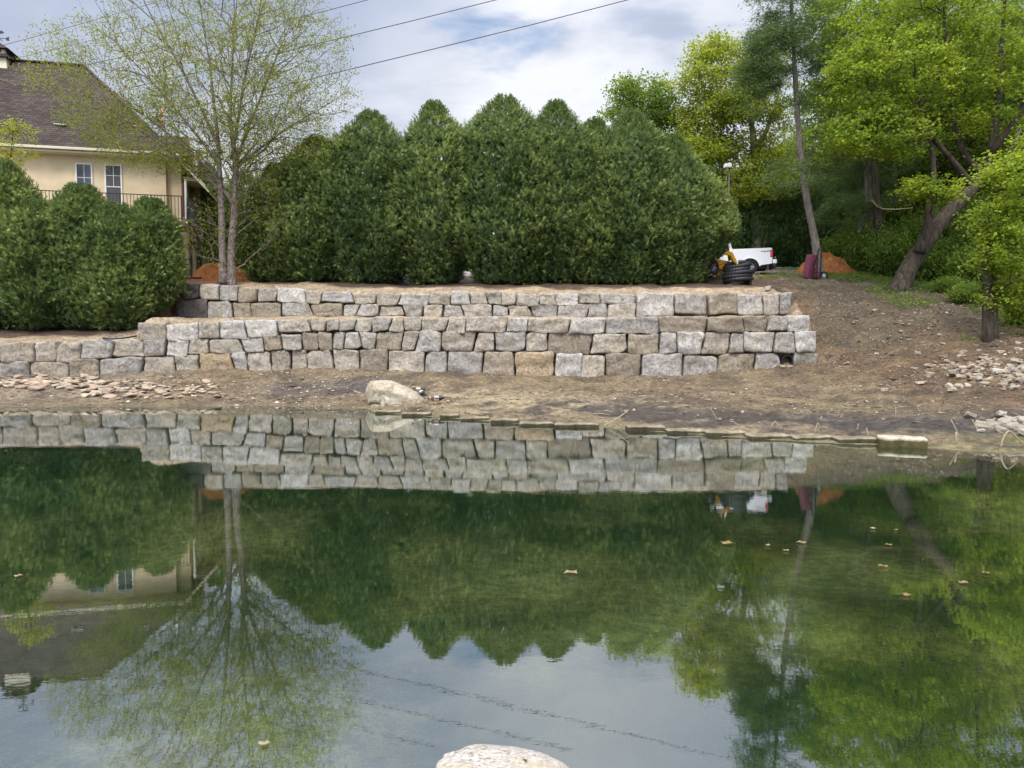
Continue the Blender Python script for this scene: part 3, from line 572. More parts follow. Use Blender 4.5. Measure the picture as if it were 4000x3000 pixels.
# ------------------------------------------------------------------ foliage geometry
def unit(a): return a/np.maximum(np.linalg.norm(a, axis=-1, keepdims=True), 1e-9)
def leaf_quads(cen, ax, nrm, ln, wd, fold=.0):
    """one rhombus per leaf: base, side, tip, side"""
    side = unit(np.cross(ax, nrm)); ln = np.broadcast_to(ln, len(cen))[:, None]; wd = np.broadcast_to(wd, len(cen))[:, None]
    V = np.stack([cen-ax*ln*.5, cen+side*wd*.5+nrm*wd*fold, cen+ax*ln*.5, cen-side*wd*.5+nrm*wd*fold], 1).reshape(-1, 3)
    return V, np.arange(len(V)).reshape(-1, 4)
def thuja_mesh(seed, Hh, Rr, n=8500, low_=.02, taper=.68, belly=.30, tipz=.30):
    rg = np.random.default_rng(seed); n = int(n*2.2)
    prof = lambda q: np.minimum(1, (np.clip(q, 0, 1)/belly+.85)/1.85)*np.minimum(1, np.clip((1-q)/tipz, 0, 1)**taper)*(1.05-.12*q)
    nt = int(n/4.2); tt = rg.uniform(0, 1, nt*3); keep = rg.uniform(0, 1.1, nt*3) < prof(tt); tt = tt[keep][:nt]; nt = len(tt); th = rg.uniform(0, 2*np.pi, nt)
    qx, qy, qz = np.cos(th)*Rr+seed*7, np.sin(th)*Rr, tt*Hh; lump = .17*fbm(qx*.55, qy*.55, qz*.45, 3)+np.where(rg.uniform(0, 1, nt) < .05, .12, 0)+.10*(1-2.4*np.abs(vn(qx*1.3, qy*1.3, qz*1.1)))+.03*rg.normal(0, 1, nt)
    out = np.stack([np.cos(th), np.sin(th), np.zeros(nt)], 1); up_ = np.array([0, 0, 1.]); r = np.maximum(Rr*prof(tt)*(1+lump)-.16-rg.exponential(.06, nt), .01)
    tax = unit(out*rg.uniform(.35, 1., (nt, 1))+up_*(rg.uniform(.35, 1.1, (nt, 1))+1.1*(tt[:, None] > .95))+rg.normal(0, .25, (nt, 3))); tl = rg.uniform(.16, .40, nt); tj = rg.normal(0, .13, nt)+.10*math.sin(seed*2.3)+.10*fbm(qx*.8, qy*.8, qz*.3, 2)
    tb0 = np.stack([out[:, 0]*r, out[:, 1]*r, low_*Hh+tt*Hh*(1-low_)-.12], 1)
    K = 6; f_ = np.tile(np.linspace(.15, 1, K), nt); rep = lambda a_: np.repeat(a_, K, 0); m = nt*K
    lat = unit(rg.normal(0, 1, (m, 3))); axr = rep(tax); lat = unit(lat-axr*(lat*axr).sum(1)[:, None]); base = rep(tb0)+axr*(f_*rep(tl))[:, None]
    ax = unit(axr+lat*(1.5-.8*f_)[:, None]); pn = unit(np.cross(ax, rg.normal(0, 1, (m, 3)))); side = np.cross(ax, pn); L = rg.uniform(.085, .165, m)
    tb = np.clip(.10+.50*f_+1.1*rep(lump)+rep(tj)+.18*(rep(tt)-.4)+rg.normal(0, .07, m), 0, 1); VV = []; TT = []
    for a, k, st in ((-.8, .6, .2), (-.4, .85, .35), (0, 1., .5), (.4, .85, .35), (.8, .6, .2)):
        dr = unit(ax*math.cos(a)+side*math.sin(a)-up_*.10); c_ = base+ax*(L*(st-.25))[:, None]+dr*(L*k*.5)[:, None]
        v, _ = leaf_quads(c_, dr, pn, L*k, L*.155, .25); VV.append(v); TT.append(np.repeat(tb, 4))
    # older inner foliage closing the crown
    k = int(n*.24); t2 = rg.uniform(.02, .97, k); t2 = np.minimum(t2, 1-tipz*.55+rg.normal(0, .02, k)); a = rg.uniform(0, 6.283, k); rr = Rr*prof(t2)*rg.uniform(.60, .86, k)*(1+.15*fbm(np.cos(a)*Rr*.55+seed*7, np.sin(a)*Rr*.55, t2*Hh*.4, 3)); b2_ = np.stack([np.cos(a)*rr, np.sin(a)*rr, low_*Hh+t2*Hh*(1-low_)], 1)
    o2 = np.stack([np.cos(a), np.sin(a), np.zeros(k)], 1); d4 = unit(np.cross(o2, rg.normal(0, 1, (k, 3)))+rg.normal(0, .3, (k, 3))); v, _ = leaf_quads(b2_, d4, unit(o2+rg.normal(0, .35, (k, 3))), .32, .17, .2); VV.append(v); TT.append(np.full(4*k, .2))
    # sparser shoots poking out of the top
    k = 620; z = Hh*(1.01-rg.exponential(.07, k)); z = np.minimum(z, Hh*1.02); a = rg.uniform(0, 6.28, k); rr = Rr*prof(np.clip(z/Hh, 0, .995))*rg.uniform(.7, 1.12, k)+.12*(z > .97*Hh)
    b_ = np.stack([np.cos(a)*rr, np.sin(a)*rr, z], 1); dr = unit(np.stack([np.cos(a)*.5, np.sin(a)*.5, np.full(k, 1.2)], 1)+rg.normal(0, .3, (k, 3)))
    for s_ in (0, .1, .2):
        for q_ in (-.6, 0, .6):
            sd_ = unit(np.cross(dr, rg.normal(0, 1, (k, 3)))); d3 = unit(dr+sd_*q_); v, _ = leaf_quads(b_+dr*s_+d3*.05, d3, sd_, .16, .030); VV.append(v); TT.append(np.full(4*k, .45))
    V = np.concatenate(VV); return V, np.arange(len(V)).reshape(-1, 4), np.concatenate(TT)
def trunk_mesh(name, pts, rad, mat, parent, n=10, seed=0, gnarl=.06):
    V, Fc = tube_geo(pts, rad, n, True); V = np.array([tuple(v) for v in V]); a = fbm(V[:, 0]*2.3+seed, V[:, 1]*2.3, V[:, 2]*.9, 3); cen = np.repeat(np.array([tuple(p) for p in pts]), n, 0)
    V = cen+(V-cen)*(1+gnarl*3*a)[:, None]
    return mesh_np(name, V, [tuple(f) for f in Fc], mat, parent, smooth=True)
def thuja(name, loc, Hh, Rr, seed, label, group, mat='thuja', n=8500, cat='evergreen', lean=(0, 0), scale=(1, 1, 1), cache={}, **kw):
    e = empty(name, loc, random.uniform(0, 6.28), label, cat, group); e.rotation_euler[0] = lean[0]; e.rotation_euler[1] = lean[1]; e.scale = scale
    e.rotation_euler[2] = 0
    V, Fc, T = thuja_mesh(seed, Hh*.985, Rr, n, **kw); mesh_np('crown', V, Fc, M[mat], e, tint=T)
    rg = random.Random(seed); 
    mb = MB()
    for k in range(3):
        a = rg.uniform(0, 6.28); mb.tube([(.08*math.cos(a), .08*math.sin(a), -.4), (.15*math.cos(a), .15*math.sin(a), Hh*.25), (.1*math.cos(a), .1*math.sin(a), Hh*.7), (0, 0, Hh*.97)], [.12, .09, .05, .01], 6)
    for k in range(26):
        a = rg.uniform(0, 6.28); z = rg.uniform(.03, .3)*Hh; l = Rr*rg.uniform(.5, .85); mb.tube([(0, 0, z*.7), (l*.5*math.cos(a), l*.5*math.sin(a), z*.85), (l*math.cos(a), l*math.sin(a), z+.15)], [.03, .02, .008], 4)
    mb.build('trunk', M['bark_thuja'], e, True); return e
# hedge of tall arborvitae on the upper terrace: (base px, base py, depth, top py, radius m)
HG = 'tall arborvitae of the hedge on the upper terrace'
HL = [('lowest arborvitae at the birch end of the tall hedge', 1085, 1112, 37.4, 655, 2.0, 11, 9000), ('dark arborvitae with a notched shoulder behind the birch twigs', 1245, 1112, 36.8, 548, 1.95, 12, 10000), ('broad arborvitae with the first rounded peak of the tall hedge', 1455, 1112, 36.4, 448, 2.1, 13, 11000),
  ('narrow arborvitae with a sharp peak next to the tallest one', 1700, 1113, 36.0, 412, 1.85, 14, 11000), ('tallest arborvitae, its frizzy peak the highest of the hedge', 1970, 1113, 35.7, 388, 2.1, 15, 12000), ('arborvitae with small peak just right of the tallest one', 2170, 1113, 35.5, 410, 1.75, 16, 11000),
  ('arborvitae with flattened top in the dip of the hedge', 2320, 1112, 35.6, 478, 1.7, 17, 10000), ('yellowish green arborvitae with rounded peak below the leafy tree', 2460, 1112, 35.4, 448, 1.85, 18, 11000), ('arborvitae with sloping shoulder near the hedge end', 2625, 1111, 35.3, 545, 1.7, 19, 9500), ('last arborvitae of the hedge, over the black coiled pipe', 2750, 1102, 35.4, 668, 1.55, 20, 7000)]
for lab, px, py, Y, ty, r, sd_, n in HL:
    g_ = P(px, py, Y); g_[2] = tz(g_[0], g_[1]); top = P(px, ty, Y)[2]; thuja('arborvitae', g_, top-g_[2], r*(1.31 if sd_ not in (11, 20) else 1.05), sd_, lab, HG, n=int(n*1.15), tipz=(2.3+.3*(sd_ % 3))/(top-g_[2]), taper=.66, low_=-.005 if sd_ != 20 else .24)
LG = 'arborvitae of the low hedge beside the house'
for lab, px, Y, ty, r, sd_, n, g0 in [('tall arborvitae at the photo edge by the house', 25, 33.2, 640, 1.75, 31, 9000, 1300), ('arborvitae below the first window, grown into its neighbours', 175, 32.9, 800, 1.75, 32, 9000, 1305), ('pointed arborvitae reaching the railing under the house windows', 335, 32.9, 735, 1.55, 33, 8500, 1300),
        ('arborvitae under the second window and railing', 470, 32.8, 812, 1.6, 34, 8500, 1300), ('end arborvitae of the low hedge, leaning out over the stone corner', 578, 33.3, 790, 1.25, 35, 9500, 1265), ('arborvitae standing just outside the photo edge', -150, 33.2, 700, 1.8, 36, 7000, 1300)]:
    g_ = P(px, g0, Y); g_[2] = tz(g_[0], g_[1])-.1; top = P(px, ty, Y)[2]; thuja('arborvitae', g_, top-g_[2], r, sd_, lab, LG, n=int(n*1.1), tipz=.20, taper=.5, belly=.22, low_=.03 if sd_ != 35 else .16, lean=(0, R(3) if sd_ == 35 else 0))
BG = 'dark arborvitae standing in line behind the driveway'
for i, (px, Y, ty, r) in enumerate([(2740, 52, 650, 2.6), (2880, 52, 690, 2.6), (3010, 52, 640, 2.7), (3150, 51.5, 700, 2.7), (3290, 51.5, 720, 2.6), (3430, 51.5, 760, 2.6)]):
    g_ = P(px, 1045, Y); g_[2] = tz(g_[0], g_[1]); top = P(px, ty, Y)[2]
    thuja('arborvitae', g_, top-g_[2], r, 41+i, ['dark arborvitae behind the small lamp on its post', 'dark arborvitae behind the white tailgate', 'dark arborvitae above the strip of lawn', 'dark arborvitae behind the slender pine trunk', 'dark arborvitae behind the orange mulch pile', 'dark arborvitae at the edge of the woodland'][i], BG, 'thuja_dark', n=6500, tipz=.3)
g_ = P(812, 1080, 44); g_[2] = tz(g_[0], g_[1]); thuja('arborvitae', g_, P(812, 650, 44)[2]-g_[2], 1.9, 61, 'arborvitae seen between the house and the birch trunks', 'arborvitae beyond the birch', n=6000)
g_ = P(960, 1080, 46); g_[2] = tz(g_[0], g_[1]); thuja('arborvitae', g_, P(960, 690, 46)[2]-g_[2], 2.2, 62, 'arborvitae behind the stems of the birch', 'arborvitae beyond the birch', n=6000)

# ------------------------------------------------------------------ trees grown to fit a crown
def sample_env(ells, n, rg, clump=None, shell=.5):
    """points in a union of ellipsoids (px, py, Y, rx px, ry px, rY m, weight)"""
    ctr = []; rad = []; wt = []
    for e in ells:
        ctr.append(P(e[0], e[1], e[2])); rad.append((e[3]/F*e[2], e[5], e[4]/F*e[2])); wt.append(e[6] if len(e) > 6 else np.prod(rad[-1])**.75)
    wt = np.array(wt)/sum(wt); k = rg.choice(len(ells), n if not clump else clump[0], p=wt)
    q = unit(rg.normal(size=(len(k), 3)))*(rg.uniform(0, 1, (len(k), 1))**(1/3*shell)); pts = np.array(ctr)[k]+q*np.array(rad)[k]
    if clump:
        m = clump[1]; s_ = clump[2]; pts = np.repeat(pts, m, 0)+rg.normal(0, 1, (len(pts)*m, 3))*np.array((s_, s_, s_*.45))
    return pts
def grow(stems, targets, rg, bf=.35, rtip=.006, pw=2.3, step=.8, ang=.5, curve=.35):
    pos = []; par = []; fixed = []; plen = []
    for pts, rad in stems:
        pts = np.array(pts, float); s0 = 0
        if pos:
            A_ = np.array(pos); j = int(np.argmin(((A_-pts[0])**2).sum(1))); base = j
        else: base = -1
        for i in range(len(pts)-1):
            sub = max(1, int(np.linalg.norm(pts[i+1]-pts[i])/.5))
            for q in range(sub+(i == len(pts)-2)):
                p = pts[i]+(pts[i+1]-pts[i])*q/sub; pos.append(p); par.append(base if s0 == 0 else len(pos)-2); fixed.append(rad[i]+(rad[i+1]-rad[i])*q/sub)
                pr = par[-1]; plen.append(0 if pr < 0 else plen[pr]+np.linalg.norm(p-pos[pr])); s0 = 1
    ns = len(pos); cap = ns+len(targets)*8+10; PA = np.zeros((cap, 3)); PA[:ns] = pos; PL = np.zeros(cap); PL[:ns] = plen; DR = np.zeros((cap, 3)); n = ns
    for i in range(ns): DR[i] = unit(PA[i]-PA[par[i]]) if par[i] >= 0 else (0, 0, 1)
    sp = PA[:ns]; dist = np.sqrt(((targets[:, None]-sp[None])**2).sum(-1)).min(1); tips = []
    minz = sp[0][2]+.0
    for ti in np.argsort(dist):
        T = targets[ti]; dv = T-PA[:n]; dd = np.sqrt((dv**2).sum(1))+1e-6; cs = (dv*DR[:n]).sum(1)/dd
        j = int(np.argmin(dd*(1+ang*(1-cs))+bf*PL[:n])); L = dd[j]
        if L < .04: continue
        m = max(1, int(L/step)); ctrl = PA[j]+DR[j]*L*curve; p0_ = PA[j]; prev = j
        for q in range(1, m+1):
            u = q/m; p = p0_*(1-u)**2+ctrl*2*u*(1-u)+T*u*u
            if q < m: p = p+rg.normal(0, .03*min(L, 1.5), 3)
            if n >= cap: break
            PA[n] = p; par.append(prev); fixed.append(0); PL[n] = PL[prev]+np.linalg.norm(p-PA[prev]); DR[n] = unit(p-PA[prev]); prev = n; n += 1
        tips.append(prev)
    par = np.array(par); rr = np.zeros(n); ch = np.zeros(n)
    for i in range(n-1, -1, -1):
        if rr[i] == 0: rr[i] = rtip**pw
        if par[i] >= 0: rr[par[i]] += rr[i]
    rad = rr**(1/pw); fx = np.array(fixed); rad[:ns] = np.maximum(fx[:ns], 0)
    for i in range(ns, n): rad[i] = min(rad[i], rad[par[i]]*.85)
    return PA[:n], par, rad, np.array(tips), ns, DR[:n]
def twig_geo(PA, par, rad, ns):
    """tapering three- to six-sided limbs for everything that is not a main stem"""
    VV = []; FF = []; b = 0
    for lo_, hi_, k in ((.05, 9, 6), (.015, .05, 4), (0, .015, 3)):
        i = np.nonzero((np.arange(len(par)) >= ns) & (rad >= lo_) & (rad < hi_))[0]
        if not len(i): continue
        a, c_ = PA[par[i]], PA[i]; d_ = unit(c_-a); ref = np.where(np.abs(d_[:, 2:3]) < .9, np.array([[0, 0, 1.]]), np.array([[1., 0, 0]])); s1 = unit(np.cross(d_, ref)); s2 = np.cross(d_, s1)
        r0 = np.minimum(rad[par[i]], rad[i]*1.25); th = np.arange(k)*2*np.pi/k; e = s1[:, None]*np.cos(th)[None, :, None]+s2[:, None]*np.sin(th)[None, :, None]
        V = np.concatenate([a[:, None]+e*r0[:, None, None], (c_+d_*rad[i][:, None]*.4)[:, None]+e*rad[i][:, None, None]], 1).reshape(-1, 3)
        f = np.arange(len(i))[:, None, None]*2*k+np.stack([np.arange(k), (np.arange(k)+1) % k, (np.arange(k)+1) % k+k, np.arange(k)+k], -1)[None]
        VV.append(V); FF.append(f.reshape(-1, 4)+b); b += len(V)
    return np.concatenate(VV), np.concatenate(FF)
def tip_leaves(PA, tips, rg, per, spread, ln, wd, droop=.2, flat=.6, tint=(.5, .2), clumpn=.6, hang=0., onnodes=None, fold=.15):
    src = PA[tips]; c_ = np.repeat(src, per, 0); m = len(c_); c_ = c_+rg.normal(0, 1, (m, 3))*np.array((spread, spread, spread*flat))
    c_[:, 2] -= hang*rg.uniform(0, 1, m)
    az = rg.uniform(0, 6.283, m); ax = unit(np.stack([np.cos(az), np.sin(az), rg.normal(-droop, .45, m)], 1)); nr = unit(rg.normal(0, .55, (m, 3))+np.array((0, 0, 1.))); nr = unit(nr-ax*(nr*ax).sum(1)[:, None])
    s_ = rg.uniform(.65, 1.25, m); V, Fc = leaf_quads(c_, ax, nr, ln*s_, wd*s_, fold)
    T = np.clip(tint[0]+tint[1]*(fbm(c_[:, 0]*clumpn, c_[:, 1]*clumpn, c_[:, 2]*clumpn, 3)+.6*rg.normal(0, 1, m)), 0, 1); return V, Fc, np.repeat(T, 4)
def build_tree(name, stems_px, ells, n, label, cat, group, leafmat, bark, seed, bf=.35, rtip=.006, clump=None, shell=.5, leaf=None, step=.8, ang=.5, extra=None, curve=.35, gn=.05, pw=2.3):
    """stems_px: list of (list of (px, py, Y), list of radii)"""
    rg = np.random.default_rng(seed); st = [([P(*p) for p in s_], r) for s_, r in stems_px]; org = np.array(st[0][0][0]); org[2] = tz(org[0], org[1]); st[0][0][0] = org-np.array((0, 0, .25))
    tg = sample_env(ells, n, rg, clump, shell) if extra is None else np.concatenate([sample_env(ells, n, rg, clump, shell), extra(rg)])
    PA, par, rad, tips, ns, DR = grow(st, tg, rg, bf, rtip, pw, step, ang, curve); e = empty(name, org, 0, label, cat, group)
    for k, (pts, r) in enumerate(st):
        pp = [Vector(p)-Vector(org) for p in pts]; fine = [pp[0]]; fr = [r[0]*1.25]
        for i in range(len(pp)-1):
            sub = 4
            for q in range(1, sub+1):
                u = q/sub; fine.append(pp[i].lerp(pp[i+1], u)); fr.append(r[i]+(r[i+1]-r[i])*u)
        # round off the corners of the polyline
        for _ in range(3): fine = [fine[0]]+[(fine[i-1]+fine[i]*2+fine[i+1])/4 for i in range(1, len(fine)-1)]+[fine[-1]]
        trunk_mesh('trunk', fine, fr, M[bark], e, 10, seed+k, gn)
    V, Fc = twig_geo(PA, par, rad, ns); mesh_np('branches', V-org, Fc, M[bark], e, smooth=True)
    lf = dict(per=6, spread=.2, ln=.09, wd=.06); lf.update(leaf or {})
    V, Fc, T = tip_leaves(PA, tips, rg, **lf); mesh_np('crown', V-org, Fc, M[leafmat], e, tint=T); return e
# the river birch with two trunks
Yb = 34.6
birch = build_tree('river_birch', [
    ([(905, 1108, Yb), (902, 1000, Yb), (912, 860, Yb), (918, 740, Yb), (922, 640, Yb), (908, 560, Yb), (900, 440, Yb), (905, 300, Yb), (915, 120, Yb), (930, -60, Yb+.3)], [.22, .18, .165, .155, .14, .10, .07, .05, .04, .015]),
    ([(872, 1108, Yb-.1), (868, 980, Yb-.1), (866, 860, Yb-.2), (862, 740, Yb-.3), (855, 640, Yb-.4), (850, 520, Yb-.5), (835, 400, Yb-.6), (820, 250, Yb-.7), (790, 80, Yb-.9), (770, -80, Yb-1)], [.21, .175, .16, .14, .12, .085, .065, .045, .035, .015]),
    ([(920, 640, Yb), (960, 520, Yb+.4), (1020, 380, Yb+.8), (1080, 220, Yb+1.2), (1150, 60, Yb+1.6)], [.09, .065, .05, .035, .012]),
    ([(905, 620, Yb), (930, 480, Yb-.6), (950, 320, Yb-1.1), (1000, 120, Yb-1.6), (1030, -60, Yb-2)], [.08, .06, .045, .035, .012]),
    ([(858, 640, Yb-.4), (760, 520, Yb-.2), (650, 380, Yb), (520, 240, Yb+.2), (420, 130, Yb+.4)], [.08, .055, .04, .03, .012]),
    ([(865, 600, Yb-.4), (790, 430, Yb-1), (700, 250, Yb-1.6), (600, 80, Yb-2), (540, -40, Yb-2.2)], [.08, .06, .045, .03, .012]),
    ([(866, 700, Yb-.4), (790, 640, Yb-.8), (690, 545, Yb-1.2), (560, 450, Yb-1.5), (430, 350, Yb-1.8), (300, 230, Yb-2)], [.08, .055, .045, .035, .025, .01]),
    ([(918, 660, Yb), (1000, 590, Yb+.3), (1120, 500, Yb+.6), (1260, 420, Yb+.8)], [.08, .06, .04, .015])],
    [(800, 120, Yb, 450, 400, 3.8, 5), (440, 290, Yb-.6, 340, 220, 2.6, 3.0), (1110, 280, Yb+.4, 285, 300, 2.8, 3.2), (650, 520, Yb-.3, 330, 130, 2.6, 2.4), (1100, 560, Yb+.3, 280, 110, 2.4, 2.2), (900, -140, Yb, 400, 200, 3.6, 2), (880, 360, Yb, 350, 260, 4.2, 3.6), (560, 620, Yb-1.5, 170, 60, 1.0, .35), (820, 640, Yb, 200, 70, 2, .5)],
    9500, 'tall river birch with two trunks and sparse fresh yellow green leaves', 'tree', None, 'birch_leaf', 'bark_birch', 5, bf=.30, rtip=.0080, shell=.8, step=.6, ang=.8, curve=.45, pw=2.5, clump=(1900, 5, .30),
    leaf=dict(per=6, spread=.16, ln=.105, wd=.058, droop=.5, flat=.8, tint=(.45, .22), hang=.12),
    extra=lambda rg: np.concatenate([sample_env([(1130, 850, Yb+.2, 170, 160, .8), (1000, 760, Yb, 120, 130, .9), (800, 900, Yb-.3, 80, 130, .8), (230, 250, Yb-1.6, 130, 100, .8), (420, 450, Yb-1.8, 240, 90, .7), (650, 600, Yb-1.2, 170, 60, .8)], 750, rg, None, .8), sample_env([(870, 880, Yb-.2, 60, 180, .35), (920, 900, Yb, 50, 180, .35)], 60, rg)]))

# the woodland on the right
def maple_leafs(**k): d_ = dict(per=16, spread=.21, ln=.13, wd=.11, droop=.35, flat=.55, tint=(.5, .26), clumpn=.5); d_.update(k); return d_
Ym = 34.5
build_tree('maple_tree', [
    ([(3500, 1125, Ym), (3570, 1010, Ym), (3660, 880, Ym), (3760, 770, Ym), (3840, 690, Ym), (3880, 560, Ym+.2), (3900, 380, Ym+.5), (3915, 150, Ym+.8), (3930, -100, Ym+1)], [.46, .40, .36, .33, .28, .20, .16, .12, .06]),
    ([(3590, 985, Ym-.3), (3622, 900, Ym-.5), (3632, 800, Ym-.6), (3650, 700, Ym-.8), (3640, 560, Ym-1), (3600, 420, Ym-1.2), (3560, 250, Ym-1.2)], [.24, .20, .17, .14, .10, .07, .03]),
    ([(3840, 690, Ym), (3760, 600, Ym+.2), (3720, 470, Ym+.4), (3700, 280, Ym+.6), (3690, 60, Ym+.8), (3680, -120, Ym+1)], [.20, .15, .12, .09, .06, .03]),
    ([(3800, 730, Ym), (3700, 600, Ym-.8), (3620, 520, Ym-1.2), (3500, 430, Ym-1.6), (3380, 380, Ym-1.8)], [.18, .12, .09, .06, .02]),
    ([(3870, 600, Ym), (3980, 450, Ym-.4), (4080, 250, Ym-.6), (4150, 0, Ym-.8)], [.17, .12, .09, .05])],
    [(3480, 330, Ym-1.2, 230, 190, 2.0, 3), (3420, 530, Ym-1.6, 170, 90, 1.4, 2.0), (3620, 130, Ym, 260, 230, 2.6, 3.2), (3850, 120, Ym+.4, 260, 260, 2.8, 1.7), (3950, 420, Ym-.4, 180, 200, 2.0, 1.6), (3680, 480, Ym-.4, 160, 160, 1.4, 1.0), (3630, 745, Ym-2, 90, 40, .7, .4), (4150, 200, Ym, 200, 300, 2.5, 1.5), (3330, 120, Ym+.8, 130, 160, 1.4, 1.4), (3300, 320, Ym+.6, 90, 110, 1.1, .7), (3750, -60, Ym+.5, 350, 120, 2.5, 1.6)],
    2900, 'big leaning maple with thick bark and bright yellow green leaves', 'tree', None, 'maple_leaf', 'bark_dark', 71, bf=.15, rtip=.009, clump=(420, 8, .33), leaf=maple_leafs(per=12, spread=.17, ln=.15, wd=.13, tint=(.55, .36), clumpn=.9), step=.8)
Yn = 26.0
build_tree('maple_tree', [
    ([(3870, 1300, Yn), (3866, 1180, Yn), (3862, 1050, Yn), (3850, 920, Yn), (3870, 800, Yn), (3920, 650, Yn), (3990, 500, Yn)], [.27, .22, .19, .16, .13, .09, .04]),
    ([(3855, 960, Yn-.1), (3940, 840, Yn-.3), (4040, 700, Yn-.5)], [.10, .07, .03])],
    [(3965, 710, Yn-.5, 110, 100, 1.0, 2.0), (3900, 850, Yn-.7, 105, 65, .8, 1.3), (3960, 970, Yn-.8, 110, 110, .9, 1.9), (3900, 1120, Yn-.4, 80, 80, .7, .7), (3980, 1170, Yn-.3, 80, 100, .8, .9), (4120, 800, Yn, 130, 250, 1.2, 1.5), (3990, 560, Yn, 80, 80, .8, .8)],
    900, 'young maple with vivid lime green leaves at the photo edge', 'tree', None, 'maple_leaf', 'bark_dark', 72, bf=.15, rtip=.007, clump=(170, 5, .26), leaf=maple_leafs(per=15, spread=.15, ln=.12, wd=.10, tint=(.62, .36), clumpn=1.4), step=.6)
build_tree('maple_tree', [([(3440, 1070, 41), (3430, 850, 41), (3415, 650, 41), (3400, 400, 41), (3380, 150, 41), (3370, -100, 41)], [.26, .22, .18, .14, .10, .04])],
    [(3280, 130, 41, 170, 200, 2.6, 2.6), (3450, 20, 41, 250, 200, 3, 2.6), (3260, 400, 41, 130, 120, 2, 1.3), (3450, 300, 41.5, 200, 180, 2.6, 2), (3700, 100, 42, 250, 260, 3, 2.6), (3950, 150, 42, 250, 300, 3, 2.6), (3300, 540, 41.5, 110, 80, 1.6, .8)],
    3000, 'upright maple in the wood just behind the slender pine', 'tree', None, 'wood_leaf', 'bark_dark', 73, bf=.15, rtip=.010, clump=(420, 7, .42), leaf=maple_leafs(per=12, spread=.24, ln=.17, wd=.14, tint=(.72, .4), clumpn=.6), step=1.)
# slender pine with a bare lower trunk
def pine(name, stem, rad, ells, n, label, group, seed, per=11, Yp=0):
    return build_tree(name, [(stem, rad)], ells, n, label, 'tree', group, 'pine_leaf', 'bark_grey', seed, bf=.02, rtip=.007, ang=.15, curve=.1, clump=(n//5, 5, .30), shell=.7,
        leaf=dict(per=30, spread=.20, ln=.20, wd=.034, droop=-.25, flat=.55, tint=(.45, .25)), step=.7)
pine('pine_tree', [(3205, 1068, 38), (3190, 960, 38), (3160, 830, 38), (3140, 700, 38), (3125, 560, 38), (3112, 400, 38), (3100, 200, 38), (3090, 0, 38), (3085, -250, 38)], [.24, .21, .19, .17, .15, .13, .11, .08, .03],
    [(3010, 190, 38, 110, 130, 1.6, 2.2), (3080, -30, 38, 130, 150, 2, 2.4), (2950, 320, 38, 90, 70, 1.3, 1.0), (3180, 120, 38.3, 110, 150, 1.6, 1.4), (3040, 420, 38, 140, 60, 1.6, .45), (3220, 620, 38, 130, 60, 1.5, .8), (3100, 690, 37.5, 120, 60, 1.4, .6), (3250, 450, 38.5, 90, 90, 1.3, .6), (2960, 230, 37.6, 70, 110, 1.2, 1.0), (3130, 250, 38, 80, 60, 1, .5)], 1600,
    'slender pine with a bare curved grey trunk beside the wheelbarrow', None, 81)
pine('pine_tree', [(3400, 1065, 42), (3398, 900, 42), (3390, 700, 42), (3385, 500, 42), (3380, 250, 42), (3375, 0, 42)], [.24, .21, .19, .16, .12, .04],
    [(3380, 720, 42, 170, 110, 2.0, 2), (3300, 820, 42, 130, 70, 1.6, 1), (3470, 600, 42, 130, 120, 1.6, 1.2), (3350, 400, 42.5, 170, 200, 2, 1.2)], 620, 'straight dark pine trunk in the wood, with low dusky branches', 'straight trunks in the wood', 82)
pine('pine_tree', [(3362, 1062, 44), (3364, 900, 44), (3362, 700, 44), (3350, 450, 44), (3340, 200, 44)], [.20, .18, .16, .13, .04],
    [(3330, 600, 44.5, 150, 150, 2, 1), (3280, 700, 44, 120, 90, 1.6, 1)], 320, 'thin dark trunk close beside the straight pine in the wood', 'straight trunks in the wood', 83)
pine('pine_tree', [(3500, 1060, 46), (3500, 900, 46), (3496, 700, 46), (3490, 400, 46)], [.20, .18, .15, .05],
    [(3500, 640, 46, 140, 200, 2, 1)], 300, 'faint trunk deep in the wood behind the leaning maple', 'straight trunks in the wood', 84)
# lighter trees beyond the driveway
build_tree('oak_tree', [([(2960, 1040, 50), (2955, 800, 50), (2950, 640, 50), (2945, 540, 50), (2920, 400, 50), (2890, 250, 50)], [.38, .34, .30, .22, .14, .05]), ([(2948, 600, 50), (3010, 480, 50), (3050, 330, 50)], [.2, .13, .04])],
    [(2820, 330, 50, 160, 160, 3.0, 3.2), (2760, 480, 50, 110, 100, 2.4, 1.6), (2920, 480, 50, 140, 130, 2.8, 1.6), (2850, 620, 50, 180, 70, 2.4, 1.2), (3000, 330, 50.5, 90, 150, 2.2, 1.0), (2720, 610, 49.5, 120, 70, 2.2, 1.6), (2900, 720, 49, 220, 70, 2.0, 1.8), (3080, 660, 49, 120, 90, 2.0, 1.0), (2800, 230, 50, 90, 70, 2, .8)], 3400,
    'yellow green oak with forked pale trunk behind the hedge end', 'tree', None, 'oak_leaf', 'bark_grey', 91, bf=.15, rtip=.012, clump=(480, 7, .45), leaf=dict(per=13, spread=.28, ln=.18, wd=.15, tint=(.45, .36), clumpn=.5), step=1.1)
